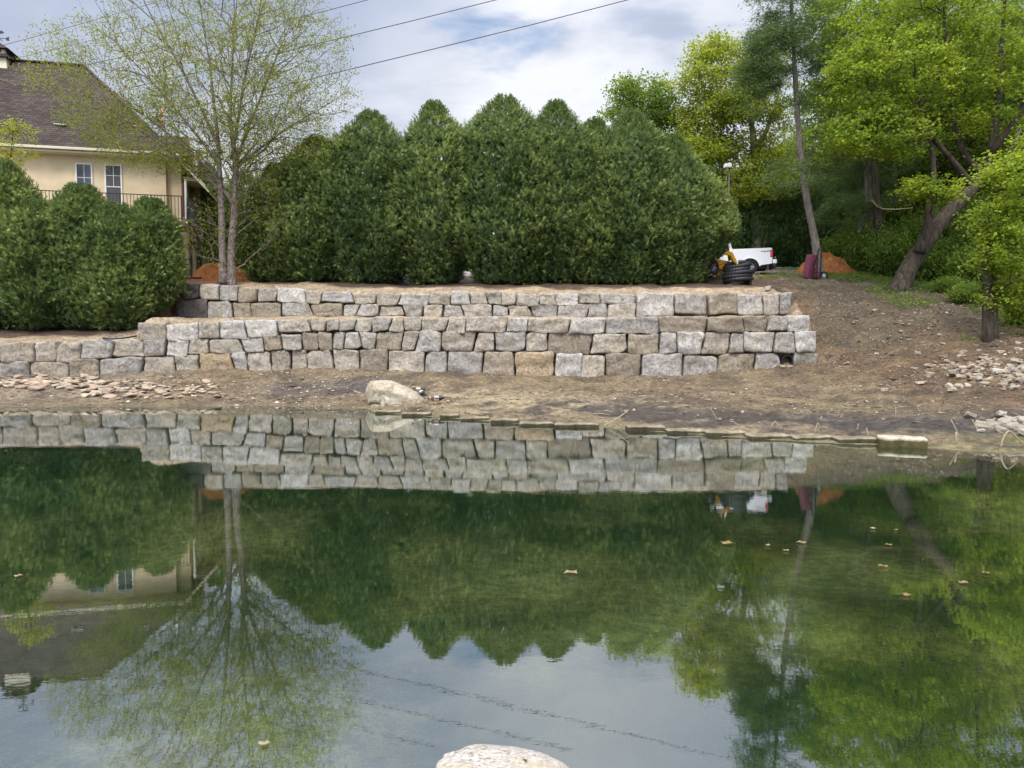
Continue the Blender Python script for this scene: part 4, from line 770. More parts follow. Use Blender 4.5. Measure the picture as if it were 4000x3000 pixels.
build_tree('leafy_tree', [([(2510, 1040, 53), (2508, 700, 53), (2505, 500, 53), (2500, 340, 53)], [.34, .28, .18, .04])],
    [(2490, 430, 53, 110, 110, 2.4, 2), (2430, 370, 53, 45, 50, 1.2, .35), (2590, 400, 53, 55, 80, 1.2, .45), (2620, 500, 53, 90, 60, 2, .8), (2560, 600, 53, 130, 60, 2, .7)], 900,
    'mid green leafy tree peeking over the hedge beside the yellow oak', 'tree', None, 'wood_leaf', 'bark_dark', 92, bf=.2, rtip=.012, clump=(200, 7, .42), leaf=dict(per=14, spread=.26, ln=.17, wd=.14, tint=(.6, .3)), step=1.1)
build_tree('bare_tree', [([(1010, 1070, 60), (1010, 900, 60), (1005, 760, 60), (1000, 600, 60)], [.4, .34, .22, .04]), ([(1008, 830, 60), (1100, 720, 60), (1160, 610, 60)], [.16, .10, .03]), ([(1008, 860, 60), (900, 720, 60), (850, 600, 60)], [.16, .1, .03])],
    [(1050, 640, 60, 170, 100, 4, 2), (880, 660, 60, 120, 80, 3, 1), (1180, 620, 60, 110, 70, 3, .8)], 650, 'hazy budding tree far behind the birch and the hedge', 'tree', None, 'oak_leaf', 'bark_grey', 93, bf=.15, rtip=.02, leaf=dict(per=6, spread=.5, ln=.16, wd=.10, tint=(.5, .2)), step=1.4)
build_tree('sapling', [([(60, 1290, 33.9), (50, 1000, 34.2), (40, 700, 34.4), (45, 560, 34.4), (60, 470, 34.4)], [.06, .05, .035, .025, .01])],
    [(20, 560, 34.4, 60, 60, .6, 1.2), (60, 490, 34.4, 45, 25, .4, .5), (30, 640, 34.4, 70, 30, .5, .8), (130, 530, 34.4, 20, 30, .2, .15), (110, 600, 34.4, 30, 20, .3, .3)], 190, 'thin sapling with orange yellow leaves in front of the house wall', 'tree', None, 'oak_leaf', 'bark_dark', 95, bf=.2, rtip=.006, leaf=dict(per=9, spread=.12, ln=.11, wd=.07, tint=(.75, .25)), step=.5)
# woodland trees: three built, the rest copied
WG = 'leafy trees filling the wood behind the maples'
protos = []
for i, (h_, r_, mt) in enumerate(((15, 4.0, 'wood_leaf'), (17, 4.2, 'maple_leaf'), (13, 3.8, 'wood_leaf'))):
    rg = np.random.default_rng(200+i); e = empty('woodland_tree', (0, 0, 0), 0, 'x', 'tree', WG)
    st = [([np.array((0, 0, -.3)), np.array((.1, 0, h_*.3)), np.array((-.2, .1, h_*.6)), np.array((.1, 0, h_*.95))], [.26, .20, .13, .03])]
    q = unit(rg.normal(size=(400, 3)))*(rg.uniform(0, 1, (400, 1))**.2)*np.array((r_, r_, h_*.42))+np.array((0, 0, h_*.56)); tg = np.repeat(q, 4, 0)+rg.normal(0, 1, (1600, 3))*np.array((.5, .5, .22))
    PA, par, rad, tips, ns, DR = grow(st, tg, rg, .15, .012, 2.3, 1.1, .5, .3)
    trunk_mesh('trunk', [Vector(p) for p in st[0][0]], st[0][1], M['bark_dark'], e, 8, i); V, Fc = twig_geo(PA, par, rad, ns); mesh_np('branches', V, Fc, M['bark_dark'], e, True)
    V, Fc, T = tip_leaves(PA, tips, rg, 14, .30, .17, .14, .3, .5, (.45, .28), .35); mesh_np('crown', V, Fc, M[mt], e, tint=T); protos.append(e)
spots = [(3300, 56, 0, 1.15, 'woodland tree rising behind the slender pine'), (3480, 50, 1, 1.05, 'woodland tree behind the straight dark trunks'), (3640, 46, 0, 1.1, 'woodland tree behind the leaning maple trunk'), (3800, 52, 1, 1.15, 'bright woodland tree above the bend of the leaning maple'),
    (3950, 44, 2, 1.2, 'woodland tree behind the young lime green maple'), (4150, 47, 0, 1.15, 'woodland tree beyond the photo edge, its crown reaching in'), (3560, 60, 1, 1.2, 'far tall tree closing the wood behind the leaning maple'), (3720, 62, 0, 1.3, 'far tall tree behind the fork of the maple'), (3900, 60, 1, 1.25, 'far tall tree near the upper photo corner'),
    (3180, 62, 2, 1.1, 'far tree between the yellow oak and the wood'), (4080, 40, 2, .9, 'low tree in the corner of the wood at the photo edge'), (3400, 63, 2, 1.2, 'far tree closing the gap over the mulch pile'), (4050, 64, 0, 1.2, 'far tree in the wood by the photo edge'), (1825, 74, 2, .62, 'low far tree glimpsed through the gap at the hedge base'), (1500, 76, 2, .6, 'low far tree glimpsed under the birch end of the hedge')]
for i, (px, Y, k, s_, lab) in enumerate(spots):
    first = not any(p.get('used') for p in [protos[k]]); e = protos[k] if first else dup(protos[k]); protos[k]['used'] = 1
    x = (px-2000)/F*Y; e.location = (x, Y, tz(x, Y)-.1); e.rotation_euler = (0, 0, i*1.9); e.scale = (s_, s_, s_); e['label'] = lab; e['group'] = WG
for o in bpy.data.objects:
    if 'used' in o: del o['used']
# shrubs under the trees
def shrub_mesh(seed, r, h_, n, ln=.10, wd=.07):
    rg = np.random.default_rng(seed); k = n//14; q = unit(rg.normal(size=(k, 3)))*(rg.uniform(.2, 1, (k, 1))**.35)*np.array((r, r, h_*.5)); q[:, 2] += h_*.5; q[:, :2] *= (1+.25*fbm(q[:, 0]*1.3+seed, q[:, 1]*1.3, q[:, 2]*1.3, 2))[:, None]; q[:, 2] = np.maximum(q[:, 2], .08)
    return tip_leaves(q, np.arange(k), rg, 14, .15, ln, wd, .1, .8, (.45, .3), .9)
def shrub(px, Y, r, h_, seed, label, mat='wood_leaf', n=9000, group='shrubs under the woodland trees', py=None, ln=.10, wd=.07, proto={}):
    x = (px-2000)/F*Y; key = (mat, n, ln); 
    if key not in proto:
        V, Fc, T = shrub_mesh(seed, 1., 1., n, ln, wd); e = empty('shrub', (0, 0, 0), 0); mesh_np('leaves', V, Fc, M[mat], e, tint=T); mb = MB(); rg = random.Random(seed)
        for k in range(16):
            a = rg.uniform(0, 6.28); l = rg.uniform(.3, .85); mb.tube([(.05*math.cos(a), .05*math.sin(a), -.1), (l*.4*math.cos(a), l*.4*math.sin(a), .45), (l*math.cos(a), l*math.sin(a), rg.uniform(.5, .9))], [.018, .012, .004], 4)
        mb.build('stems', M['bark_dark'], e); proto[key] = e
    else: e = dup(proto[key])
    e.location = (x, Y, tz(x, Y)-.05); e.scale = (r, r, h_); e.rotation_euler = (0, 0, seed); return tag(e, label, 'shrub', group)
SH = [(3390, 41.5, 1.3, 2.6, 'light green shrub at the foot of the straight pine trunk'), (3470, 40, 1.3, 2.2, 'shrub just left of the leaning maple base'), (3560, 42, 1.7, 3.2, 'tall shrub behind the leaning maple base'), (3660, 38, 1.4, 2.2, 'shrub below the fork of the leaning maple'), (3720, 41, 2.0, 4.2, 'large shrub in the dark gap under the leaning maple'),
      (3800, 35, 1.3, 2.0, 'shrub on the slope behind the young maple trunk'), (3900, 37, 2.0, 4.0, 'tall shrub behind the young maple'), (3960, 31, 1.2, 1.8, 'shrub beside the young maple trunk on the slope'), (3690, 33.5, .7, .8, 'small weedy shrub on the slope under the leaning maple'), (3770, 31.5, .8, .9, 'small weedy shrub nearer the young maple'),
      (3990, 27.5, .9, 1.5, 'vivid shrub at the photo edge beside the young maple'), (4060, 34, 2.0, 3.5, 'large shrub outside the photo edge'), (3300, 46, 1.6, 2.4, 'shrub behind the orange mulch pile'), (3440, 46, 2.2, 4.6, 'dense tall shrub between the trunks of the wood'), (3850, 44, 2.4, 5.5, 'dense tall thicket in the middle of the wood'), (3620, 48, 2.6, 6.0, 'dense thicket deep in the wood behind the maple'), (3990, 41, 2.4, 6., 'dense thicket by the photo edge')]
for i, (px, Y, r, h_, lab) in enumerate(SH): shrub(px, Y, r, h_, 300+i, lab, 'maple_leaf' if i in (10,) else 'wood_leaf', 5000)
shrub(812, 41.5, .75, 1.9, 399, 'rounded clipped shrub standing on the mulch between stairs and birch', 'thuja_dark', 7000, None, ln=.08, wd=.05)
def low_plants():
    rg = np.random.default_rng(9); n = 9000; x = rg.uniform(11.5, 26, n); y = rg.uniform(25, 42, n); k = fbm(x*.5, y*.5, 4, 3) > -.02+.9*(x < 16.6)+.9*(y < 29+.3*(18-x)); x, y = x[k], y[k]; z = terrain(x, y)+.06
    V, Fc, T = tip_leaves(np.stack([x, y, z], 1), np.arange(len(x)), rg, 5, .07, .11, .05, -.5, .9, (.45, .3), 1.2)
    return tag(mesh_np('undergrowth', V, Fc, M['wood_leaf'], tint=T), kind='stuff')
low_plants()
# ------------------------------------------------------------------ house
def m_stucco():
    m, t = material('stucco'); g = t.coord('Object'); n = t.noise(g, 1.4, 5, .6); n2 = t.noise(g, 26, 5, .7); v = t.new('ShaderNodeTexVoronoi', feature='DISTANCE_TO_EDGE', i_0=g); v.inputs['Scale'].default_value = 2.2
    c = t.mix(1., (.72, .585, .39), t.ramp(n, [(.3, .88), (.7, 1.08)]), 'MULTIPLY'); c = t.mix(t.ramp(v.outputs[0], [(.0, .18), (.02, 0.)]), c, (.40, .28, .16))
    surf(t, pbsdf(t, c, .95, .15, normal=t.bump(n2, .5, .02))); return m
def m_shingle():
    m, t = material('roof_shingles'); g = t.coord('Object'); s = t.new('ShaderNodeSeparateXYZ', i_0=g)
    cb = t.new('ShaderNodeCombineXYZ', i_0=t.math('ADD', s.outputs[0], t.math('MULTIPLY', s.outputs[1], .9)), i_1=t.math('MULTIPLY', s.outputs[2], 1.35))
    b = t.new('ShaderNodeTexBrick', i_0=cb.outputs[0]); b.inputs['Scale'].default_value = 1.; b.inputs['Brick Width'].default_value = .42; b.inputs['Row Height'].default_value = .19; b.inputs['Mortar Size'].default_value = .022; b.inputs['Bias'].default_value = 0
    b.inputs['Color1'].default_value = (.046, .036, .032, 1); b.inputs['Color2'].default_value = (.085, .069, .060, 1); b.inputs['Mortar'].default_value = (.035, .027, .025, 1)
    n = t.noise(g, .7, 5, .6); n2 = t.noise(g, 30, 3, .7); c = t.mix(1., b.outputs[0], t.ramp(n, [(.3, .82), (.7, 1.15)]), 'MULTIPLY'); c = t.mix(1., c, t.ramp(n2, [(.3, .8), (.7, 1.2)]), 'MULTIPLY')
    surf(t, pbsdf(t, c, .95, .15, normal=t.bump(b.outputs['Fac'], .6, .03))); return m
M['stucco'] = m_stucco(); M['shingle'] = m_shingle()
M['trim'] = m_simple('cream_trim', (.62, .56, .42), .6, nz=.06); M['white'] = m_simple('white_paint', (.78, .78, .76), .5, nz=.04)
M['rail'] = m_simple('dark_metal', (.03, .022, .02), .5, .4, nz=.2); M['wood'] = m_simple('weathered_wood', (.25, .18, .12), .85, nz=.25, sc=8, stretch=(3, 3, .4))
M['soffit'] = m_simple('brown_soffit', (.22, .15, .10), .8); M['rust'] = m_simple('red_brown_post', (.22, .07, .035), .7)
def m_glass():
    m, t = material('window_glass'); surf(t, pbsdf(t, (.045, .055, .075), .12, .9)); return m
M['glass'] = m_glass(); M['screen'] = m_simple('insect_screen', (.085, .08, .085), .6)
hA, hB = P(0, 578, 37.5), P(683, 606, 39.3); ang = math.atan2(hB[1]-hA[1], hB[0]-hA[0]); hz0 = 4.2
eu = np.array((math.cos(ang), math.sin(ang), 0)); ev = np.array((-math.sin(ang), math.cos(ang), 0)); hO = np.array((hB[0], hB[1], hz0))
house = empty('house', hO, ang, 'cream stucco house with brown shingle roof and railed upper deck', 'house')
def hl(px, py, off=0.):
    d_ = np.array(ray(px, py)); o_ = np.array((0, 0, H)); k = (off-(o_-hO)@ev)/(d_@ev); p = o_+d_*k-hO
    return float(p@eu), off, float(p[2])
zg = hB[2]-hz0; XL = -19.; WO = .65
mb = MB(); mb.box(XL, hl(648, 700, WO)[0], WO, 11.4, -3.5, zg-.02); mb.build('wall', M['stucco'], house)
mb = MB(); xr = hl(708, 700, WO+.3)[0]; mb.box(hl(648, 700, WO)[0]+.003, xr, WO+.3, 11.2, -3.5, zg-.03); mb.build('wall', M['stucco'], house)
mb = MB(); mb.box(xr+.003, hl(784, 800, 3.2)[0], 3.2, 9., -3.5, zg-1.1); mb.build('wall', M['stucco'], house)
rx, _, rzz = hl(330, 258, 6.2); rzz += 0; RY = 6.2
mb = MB(); th_ = .12
def roofslab(poly, name, mat=None, down=.14):
    m_ = MB(); n = len(poly); V = [tuple(p) for p in poly]+[(p[0], p[1], p[2]-down) for p in poly]
    m_.add(V, [tuple(range(n)), tuple(range(2*n-1, n-1, -1))]+[(i, i+n, (i+1) % n+n, (i+1) % n) for i in range(n)]); return m_.build(name, mat or M['shingle'], house)
ez = zg+.12
roof = roofslab([(XL, -.06, ez), (0.0, -.06, ez), (rx, RY, rzz), (XL, RY, rzz)], 'roof')
roofslab([(0.01, -.06, ez), (0.01, 2*RY, ez), (rx+.01, RY, rzz)], 'roof'); roofslab([(XL, RY+.01, rzz), (rx, RY+.01, rzz), (0., 2*RY, ez), (XL, 2*RY, ez)], 'roof')
mb = MB(); mb.bar((XL, RY, rzz+.03), (rx, RY, rzz+.03), .34, .07); mb.bar((rx, RY, rzz+.03), (.02, -.02, ez+.02), .22, .05); o = mb.build('ridge_cap', m_simple('dark_ridge_cap', (.05, .038, .035), .9), house)
mb = MB(); prof = [(-.20, ez-.16), (-.20, ez-.02), (-.07, ez-.02), (-.07, ez-.16)]
mb.add([(XL, y, z) for y, z in prof]+[(.0, y, z) for y, z in prof], [(0, 1, 2, 3), (7, 6, 5, 4)]+[(i, i+4, (i+1) % 4+4, (i+1) % 4) for i in range(4)]); mb.build('gutter', M['trim'], house, bevel=.02)
mb = MB(); mb.box(XL, -.02, -.05, .64, zg-.16, zg-.06); mb.build('soffit', M['trim'], house)
def window(x0, x1, z0, z1, off, mat='glass', mull=True, scr=False):
    m_ = MB(); w_ = .075; d0, d1 = off-.06, off+.01
    m_.box(x0, x1, d0, d1, z1-w_, z1); m_.box(x0, x1, d0, d1, z0, z0+w_); m_.box(x0, x0+w_, d0, d1, z0+w_, z1-w_); m_.box(x1-w_, x1, d0, d1, z0+w_, z1-w_)
    zm = z0+(z1-z0)*.44; m_.box(x0+w_, x1-w_, d0+.012, d1, zm-.025, zm+.025)
    f_ = m_.build('window', M['white'], house, bevel=.006); g_ = MB(); g_.box(x0+w_, x1-w_, off-.02, off+.01, z0+w_, z1-w_); g_.build('pane', M[mat], f_)
    if mull:
        q_ = MB(); xm = (x0+x1)/2; q_.box(xm-.012, xm+.012, off-.03, off-.021, zm+.026, z1-w_); zh = (zm+z1)/2; q_.box(x0+w_, xm-.013, off-.03, off-.021, zh-.012, zh+.012); q_.box(xm+.013, x1-w_, off-.03, off-.021, zh-.012, zh+.012); q_.build('muntin', M['white'], f_)
    return f_
for x0, x1, yt, zb, mt in ((-62, 14, 627, 2.55, 'glass'), (294, 361, 636, 2.75, 'glass'), (408, 476, 641, 2.15, 'screen')):
    a = hl(x0, yt, WO); b = hl(x1, yt, WO); window(a[0], b[0], a[2]-zb+.0, a[2], WO, mt)
def onroof(px, py):
    """sight line against the front slope"""
    d_ = np.array(ray(px, py)); n_ = np.cross(np.array((1., 0, 0)), np.array((0, RY+.06, rzz-ez))); n_ = n_/np.linalg.norm(n_); nw = n_[0]*eu+n_[1]*ev+n_[2]*np.array((0, 0, 1.)); p0_ = hO+ev*(-.06)+np.array((0, 0, ez)); k = ((p0_-np.array((0, 0, H)))@nw)/(d_@nw); p = np.array((0, 0, H))+d_*k-hO
    return np.array((p@eu, p@ev, p[2]))
sl_ = math.atan2(rzz-ez, RY+.06)
for px, py in ((240, 489), (513, 493)):
    p = onroof(px, py); mb = MB(); mb.box(p[0]-.18, p[0]+.18, p[1]-.10, p[1]+.3, p[2]+.02, p[2]+.20); o = mb.build('roof_vent', m_simple('black_vent', (.02, .02, .022), .5), house, bevel=.03)
    mb = MB(); mb.bar((p[0]-.30, p[1]-.13, p[2]+.0), (p[0]+.30, p[1]-.13, p[2]+.0), .16, .03); mb.build('vent_flashing', M['white'], house)
# cupola with weathervane
cx = hl(-4, 240, RY)[0]; z = lambda py: hl(-4, py, RY)[2]; hw = .66
cu = empty('cupola', (cx, RY, 0)); cu.parent = house
def frus(z0, w0, z1, w1): m_ = MB(); V = [(s*w0, t_*w0, z0) for s, t_ in ((-1, -1), (1, -1), (1, 1), (-1, 1))]+[(s*w1, t_*w1, z1) for s, t_ in ((-1, -1), (1, -1), (1, 1), (-1, 1))]; return m_.add(V, [(3, 2, 1, 0), (4, 5, 6, 7)]+[(i, (i+1) % 4, (i+1) % 4+4, i+4) for i in range(4)])
frus(z(285), .70, z(226), .62).build('cupola_base', M['trim'], cu, bevel=.01)
frus(z(240)+.02, .86, z(222), .60).build('cupola_skirt', M['shingle'], cu)
lan = frus(z(222)+.01, .56, z(195), .56).build('lantern', M['trim'], cu, bevel=.01)
mb = MB()
for s in (-1, 1):
    mb.box(-.36, .36, s*.57-.01, s*.57+.01, z(218), z(199)); mb.box(s*.57-.01, s*.57+.01, -.36, .36, z(218), z(199))
mb.build('louver', M['rail'], cu)
mb = frus(z(206), .86, z(188), .52); b_ = len(mb.v); mb2 = frus(z(188)+.001, .52, z(168), .10); mb.add(mb2.v, mb2.f); mb.build('cupola_roof', M['shingle'], cu)
mb = MB(); mb.tube([(0, 0, z(170)), (0, 0, z(112))], .025, 6); mb.tube([(0, 0, z(160)-.0), (0, 0, z(157)), (0, 0, z(153))], [.02, .09, .02], 8); mb.bar((-.5, 0, z(149)), (.5, 0, z(149)), .03); mb.bar((0, -.5, z(149)+.035), (0, .5, z(149)+.035), .03); mb.prism([(.42, z(149)-.10), (.60, z(149)-.12), (.56, z(149)), (.60, z(149)+.12), (.42, z(149)+.06)], -.01, .01)
mb.prism([(-.3, z(133)), (.2, z(131)), (.34, z(126)), (.2, z(118)), (.02, z(124)), (-.3, z(121))], -.012, .012); mb.build('weathervane', M['rail'], cu)
# lower roofs at the house end
roofslab([hl(598, 527, 3.4), hl(742, 536, 3.4), hl(752, 610, 1.2), (.35, -.0, ez-.02)], 'lower_roof')
a = np.array(hl(684, 607, 0)); b = np.array(hl(817, 750, 0)); bk = np.array((0, 4.6, 0)); roofslab([a+(0, .06, .02), b+(0, .06, .02), b+bk, a+bk], 'lower_roof', M['soffit'], .1)
mb = MB(); mb.bar(a, b, .10, .26, up=(0, -1, 0)); mb.build('rake_board', M['trim'], house)
a2 = np.array(hl(741, 536, 2.2)); b2 = np.array(hl(766, 684, 2.2)); mb = MB(); mb.bar(a2, b2, .10, .2, up=(0, -1, 0)); mb.build('rake_board', M['trim'], house)
mb = MB(); a = hl(716, 690, 1.2); b = hl(776, 708, 1.2); mb.box(a[0], b[0], 1.2, 3.1, b[2], a[2]); mb.build('beam', M['trim'], house)
mb = MB(); q1 = [hl(700, 606, 2.3), hl(744, 560, 2.3), hl(764, 690, 2.3), hl(700, 690, 2.3)]; mb.prism([(p[0], p[2]) for p in q1], 2.3, 2.4); mb.build('gable_panel', M['soffit'], house)
for x0, x1, y0, y1, nm, mt, of in ((708, 717, 715, 845, 'deck_post', 'rust', -.3), (719, 730, 700, 856, 'deck_post', 'white', -.5), (749, 766, 892, 1108, 'deck_post', 'wood', -1.0)):
    a = hl(x0, y0, of); b = hl(x1, y1, of); mb = MB(); mb.box(a[0], b[0], of, of+.18, b[2]-(.15 if nm == 'deck_post' and mt == 'wood' else 0), a[2]); mb.build(nm, M[mt], house)
mb = MB(); pts = [hl(782, 752, 3.05), hl(779, 765, 3.05), hl(781, 800, 3.05), hl(785, 930, 3.05), hl(785, 1090, 3.05)]; mb.tube(pts, .045, 6); mb.build('downspout', M['trim'], house)
DY = -1.5; dr_ = hl(724, 862, DY); dz = dr_[2]
mb = MB(); mb.box(XL, dr_[0], DY, WO-.01, dz-.30, dz-.02); mb.build('deck', M['wood'], house, bevel=.01)
a = np.array(hl(724, 858, DY)); b = np.array(hl(766, 893, -1.0)); mb = MB(); mb.bar(a+(0, .01, -.12), b+(0, 0, -.0), .08, .42, up=(0, -1, 0)); mb.build('deck_fascia', M['trim'], house)
rl = MB(); rt = hl(705, 765, DY)[2]; x1_ = hl(708, 765, DY)[0]; rl.box(XL, x1_, DY+.02, DY+.07, rt-.03, rt+.01); rl.box(XL, x1_, DY+.03, DY+.06, dz+.08, dz+.11); rail = rl.build('railing', M['rail'], house)
nb_ = 0; x = x1_
while x > XL+10 and nb_ < 95:
    q_ = MB(); wd = .035 if nb_ % 9 == 0 else .012; q_.box(x-wd, x+wd, DY+.035, DY+.055, dz+.0, rt-.031); o = q_.build('baluster', M['rail'], rail); x -= .165; nb_ += 1
# black steel stairs from the deck
st_ = empty('metal_staircase', P(760, 1100, 38.5), 0, 'black metal stairs leading down from the deck beside the wooden post', 'stairs'); so_ = np.array(st_.location)
Q_ = lambda px, py, Y: P(px, py, Y)-so_
mb = MB()
for p, q in (((738, 862, 37.4), (770, 1090, 40.2)), ((768, 880, 37.6), (790, 1085, 40.4))): mb.bar(Q_(*p), Q_(*q), .05, .24)
mb.build('stringer', M['rail'], st_)
for k in range(11):
    u = k/10; p = Q_(738, 880, 37.5)*(1-u)+Q_(768, 1088, 40.2)*u; q = Q_(768, 890, 37.7)*(1-u)+Q_(790, 1082, 40.4)*u; mb = MB(); mb.bar(p, q, .26, .035); mb.build('tread', M['rail'], st_)
mb = MB(); mb.bar(Q_(731, 770, 37.4), Q_(757, 800, 38.4), .06); mb.bar(Q_(757, 800, 38.4), Q_(789, 1000, 40.4), .06); mb.bar(Q_(731, 772, 37.4), Q_(731, 862, 37.4), .05); mb.bar(Q_(789, 1000, 40.4), Q_(790, 1085, 40.4), .05); mb.bar(Q_(757, 800, 38.4), Q_(757, 890, 38.4), .05)
for k in range(1, 12):
    u = k/12; a = Q_(731, 772, 37.4)*(1-u)+Q_(757, 802, 38.4)*u; mb.bar(a, a-np.array((0, 0, 1.15)), .03)
for k in range(1, 14):
    u = k/14; a = Q_(757, 802, 38.4)*(1-u)+Q_(789, 1000, 40.4)*u; mb.bar(a, a-np.array((0, 0, 1.1)), .03)
mb.build('handrail', M['rail'], st_)
# low black ladder-like frame under the deck
fr_ = MB(); z0 = P(740, 1100, 37.0)
for py in (1012, 1032, 1051, 1071): fr_.bar(P(716, py, 37)-z0, P(744, py+1, 37)-z0, .04, .06)
fr_.bar(P(742, 1008, 37)-z0, P(748, 1082, 37)-z0, .07); fr_.bar(P(714, 1010, 37)-z0, P(716, 1085, 37)-z0, .06); fr_.bar(P(708, 1088, 37)-z0, P(786, 1086, 37)-z0, .10)
fo = fr_.build('metal_frame', M['rail']); fo.location = z0; tag(fo, 'low black metal frame standing under the deck stairs', 'frame')

# ------------------------------------------------------------------ flag, wires, lamp
def m_flag():
    m, t = material('striped_flag'); g = t.coord('Object'); s = t.new('ShaderNodeSeparateXYZ', i_0=g); k = t.math('FRACT', t.math('MULTIPLY', t.math('ADD', s.outputs[2], t.math('MULTIPLY', s.outputs[0], 1.6)), 2.7)); surf(t, pbsdf(t, t.mix(t.math('GREATER_THAN', k, .5), (.55, .04, .03), (.75, .72, .70)), .8)); return m
fp = P(641, 560, 58); fe = empty('flagpole', fp, 0, 'white flagpole with limp red and white striped flag behind the roof', 'flagpole'); t0 = P(638, 352, 58)-fp
mb = MB(); mb.tube([(0, 0, -4.5), (t0[0]*.5, 0, t0[2]*.5), tuple(t0)], [.07, .06, .04], 8); mb.tube([tuple(t0), tuple(t0+np.array((0, 0, .05))), tuple(t0+np.array((0, 0, .14)))], [.03, .09, .02], 8); mb.build('pole', M['white'], fe, True)
U_, V_ = np.meshgrid(np.linspace(0, 1, 9), np.linspace(0, 1, 22)); ht = 1.75; X_ = -.05-.30*U_*(1-.25*np.sin(V_*9))-.05*np.sin(V_*14); Y_ = .10*np.sin(U_*9+V_*3); Z_ = t0[2]-1.15-V_*ht-.25*U_
idx = np.arange(22*9).reshape(22, 9); q = np.stack([idx[:-1, :-1], idx[:-1, 1:], idx[1:, 1:], idx[1:, :-1]], -1).reshape(-1, 4)
fl = mesh_np('flag', np.stack([X_, Y_, Z_], -1).reshape(-1, 3), q, m_flag(), fe, True); md = fl.modifiers.new('solid', 'SOLIDIFY'); md.thickness = .01
M['wire'] = m_simple('dark_cable', (.03, .03, .035), .6, bump=0)
for pts, Y, r, lab in (([(300, 262), (900, 128), (1275, 42), (1700, -70)], 46, .020, 'uppermost short power line leaving the birch crown'), ([(500, 345), (900, 253), (1265, 165), (1600, 84), (1935, 0), (2250, -80)], 46, .024, 'middle power line crossing the sky'),
        ([(700, 430), (1000, 362), (1370, 270), (1700, 190), (2080, 96), (2450, 0), (2900, -120)], 46, .026, 'lowest and longest power line crossing under the blue gap'), ([(-200, 232), (30, 172), (300, 98), (640, 0), (900, -80)], 70, .022, 'faint upper wire behind the cupola'), ([(-200, 290), (45, 232), (430, 140), (860, 35), (1100, -30)], 72, .020, 'faint lower wire between the cupola and the birch')):
    q = [P(x, y, Y) for x, y in pts]; V, Fc = tube_geo([p-q[0] for p in q], r, 5, True); o = mesh_np('power_line', [tuple(v) for v in V], Fc, M['wire'], smooth=True); o.location = q[0]; tag(o, lab, 'power line', 'overhead power lines')
a = P(2840, 1040, 42); z0 = tz(a[0], a[1]); le = empty('post_light', (a[0], a[1], z0), 0, 'small white floodlight on a slim post above the hedge end', 'lamp'); top = P(2843, 655, 42)[2]-z0
mb = MB(); mb.tube([(.0, 0, -.2), (0.05, 0, top)], .045, 8); mb.build('post', m_simple('grey_post', (.12, .10, .10), .6), le, True); mb = MB(); mb.box(-.26, .14, -.2, .16, top, top+.20); mb.build('lamp_head', M['white'], le, bevel=.03); mb = MB(); mb.box(-.23, .11, -.21, .12, top-.035, top-.002); mb.build('lens', m_simple('lamp_lens', (.3, .3, .28), .3), le)

# ------------------------------------------------------------------ vehicles
M['car_white'] = m_simple('white_car_paint', (.80, .81, .83), .25, .5, nz=.02, bump=0); M['tyre'] = m_simple('tyre_rubber', (.018, .018, .019), .85); M['alloy'] = m_simple('dark_alloy', (.09, .09, .10), .35, .5, .6); M['chrome'] = m_simple('light_bumper', (.62, .62, .63), .3, .5, .2); M['dark'] = m_simple('black_trim', (.012, .012, .014), .5)
def m_lamp(): m, t = material('red_lamp_lens'); surf(t, pbsdf(t, (.50, .006, .012), .15, .6)); return m
M['red'] = m_lamp()
def wheel(parent, x, y, r, wd, side, n=10):
    m_ = MB(); m_.ring((0, 0, 0), (0, 1, 0), r, r*.60, wd, 30); w_ = m_.build('wheel', M['tyre'], parent, True); w_.location = (x, y, r)
    m_ = MB(); m_.tube([(0, -wd*.34, 0), (0, wd*.34, 0)], r*.60, 24); rm = m_.build('rim', M['alloy'], w_, False)
    m_ = MB()
    for k in range(6):
        a = k*math.pi/3; m_.bar((0, side*wd*.36, 0), (r*.54*math.cos(a), side*wd*.36, r*.54*math.sin(a)), .03, r*.12, up=(0, 1, 0))
    m_.build('spokes', M['chrome'], w_); return w_
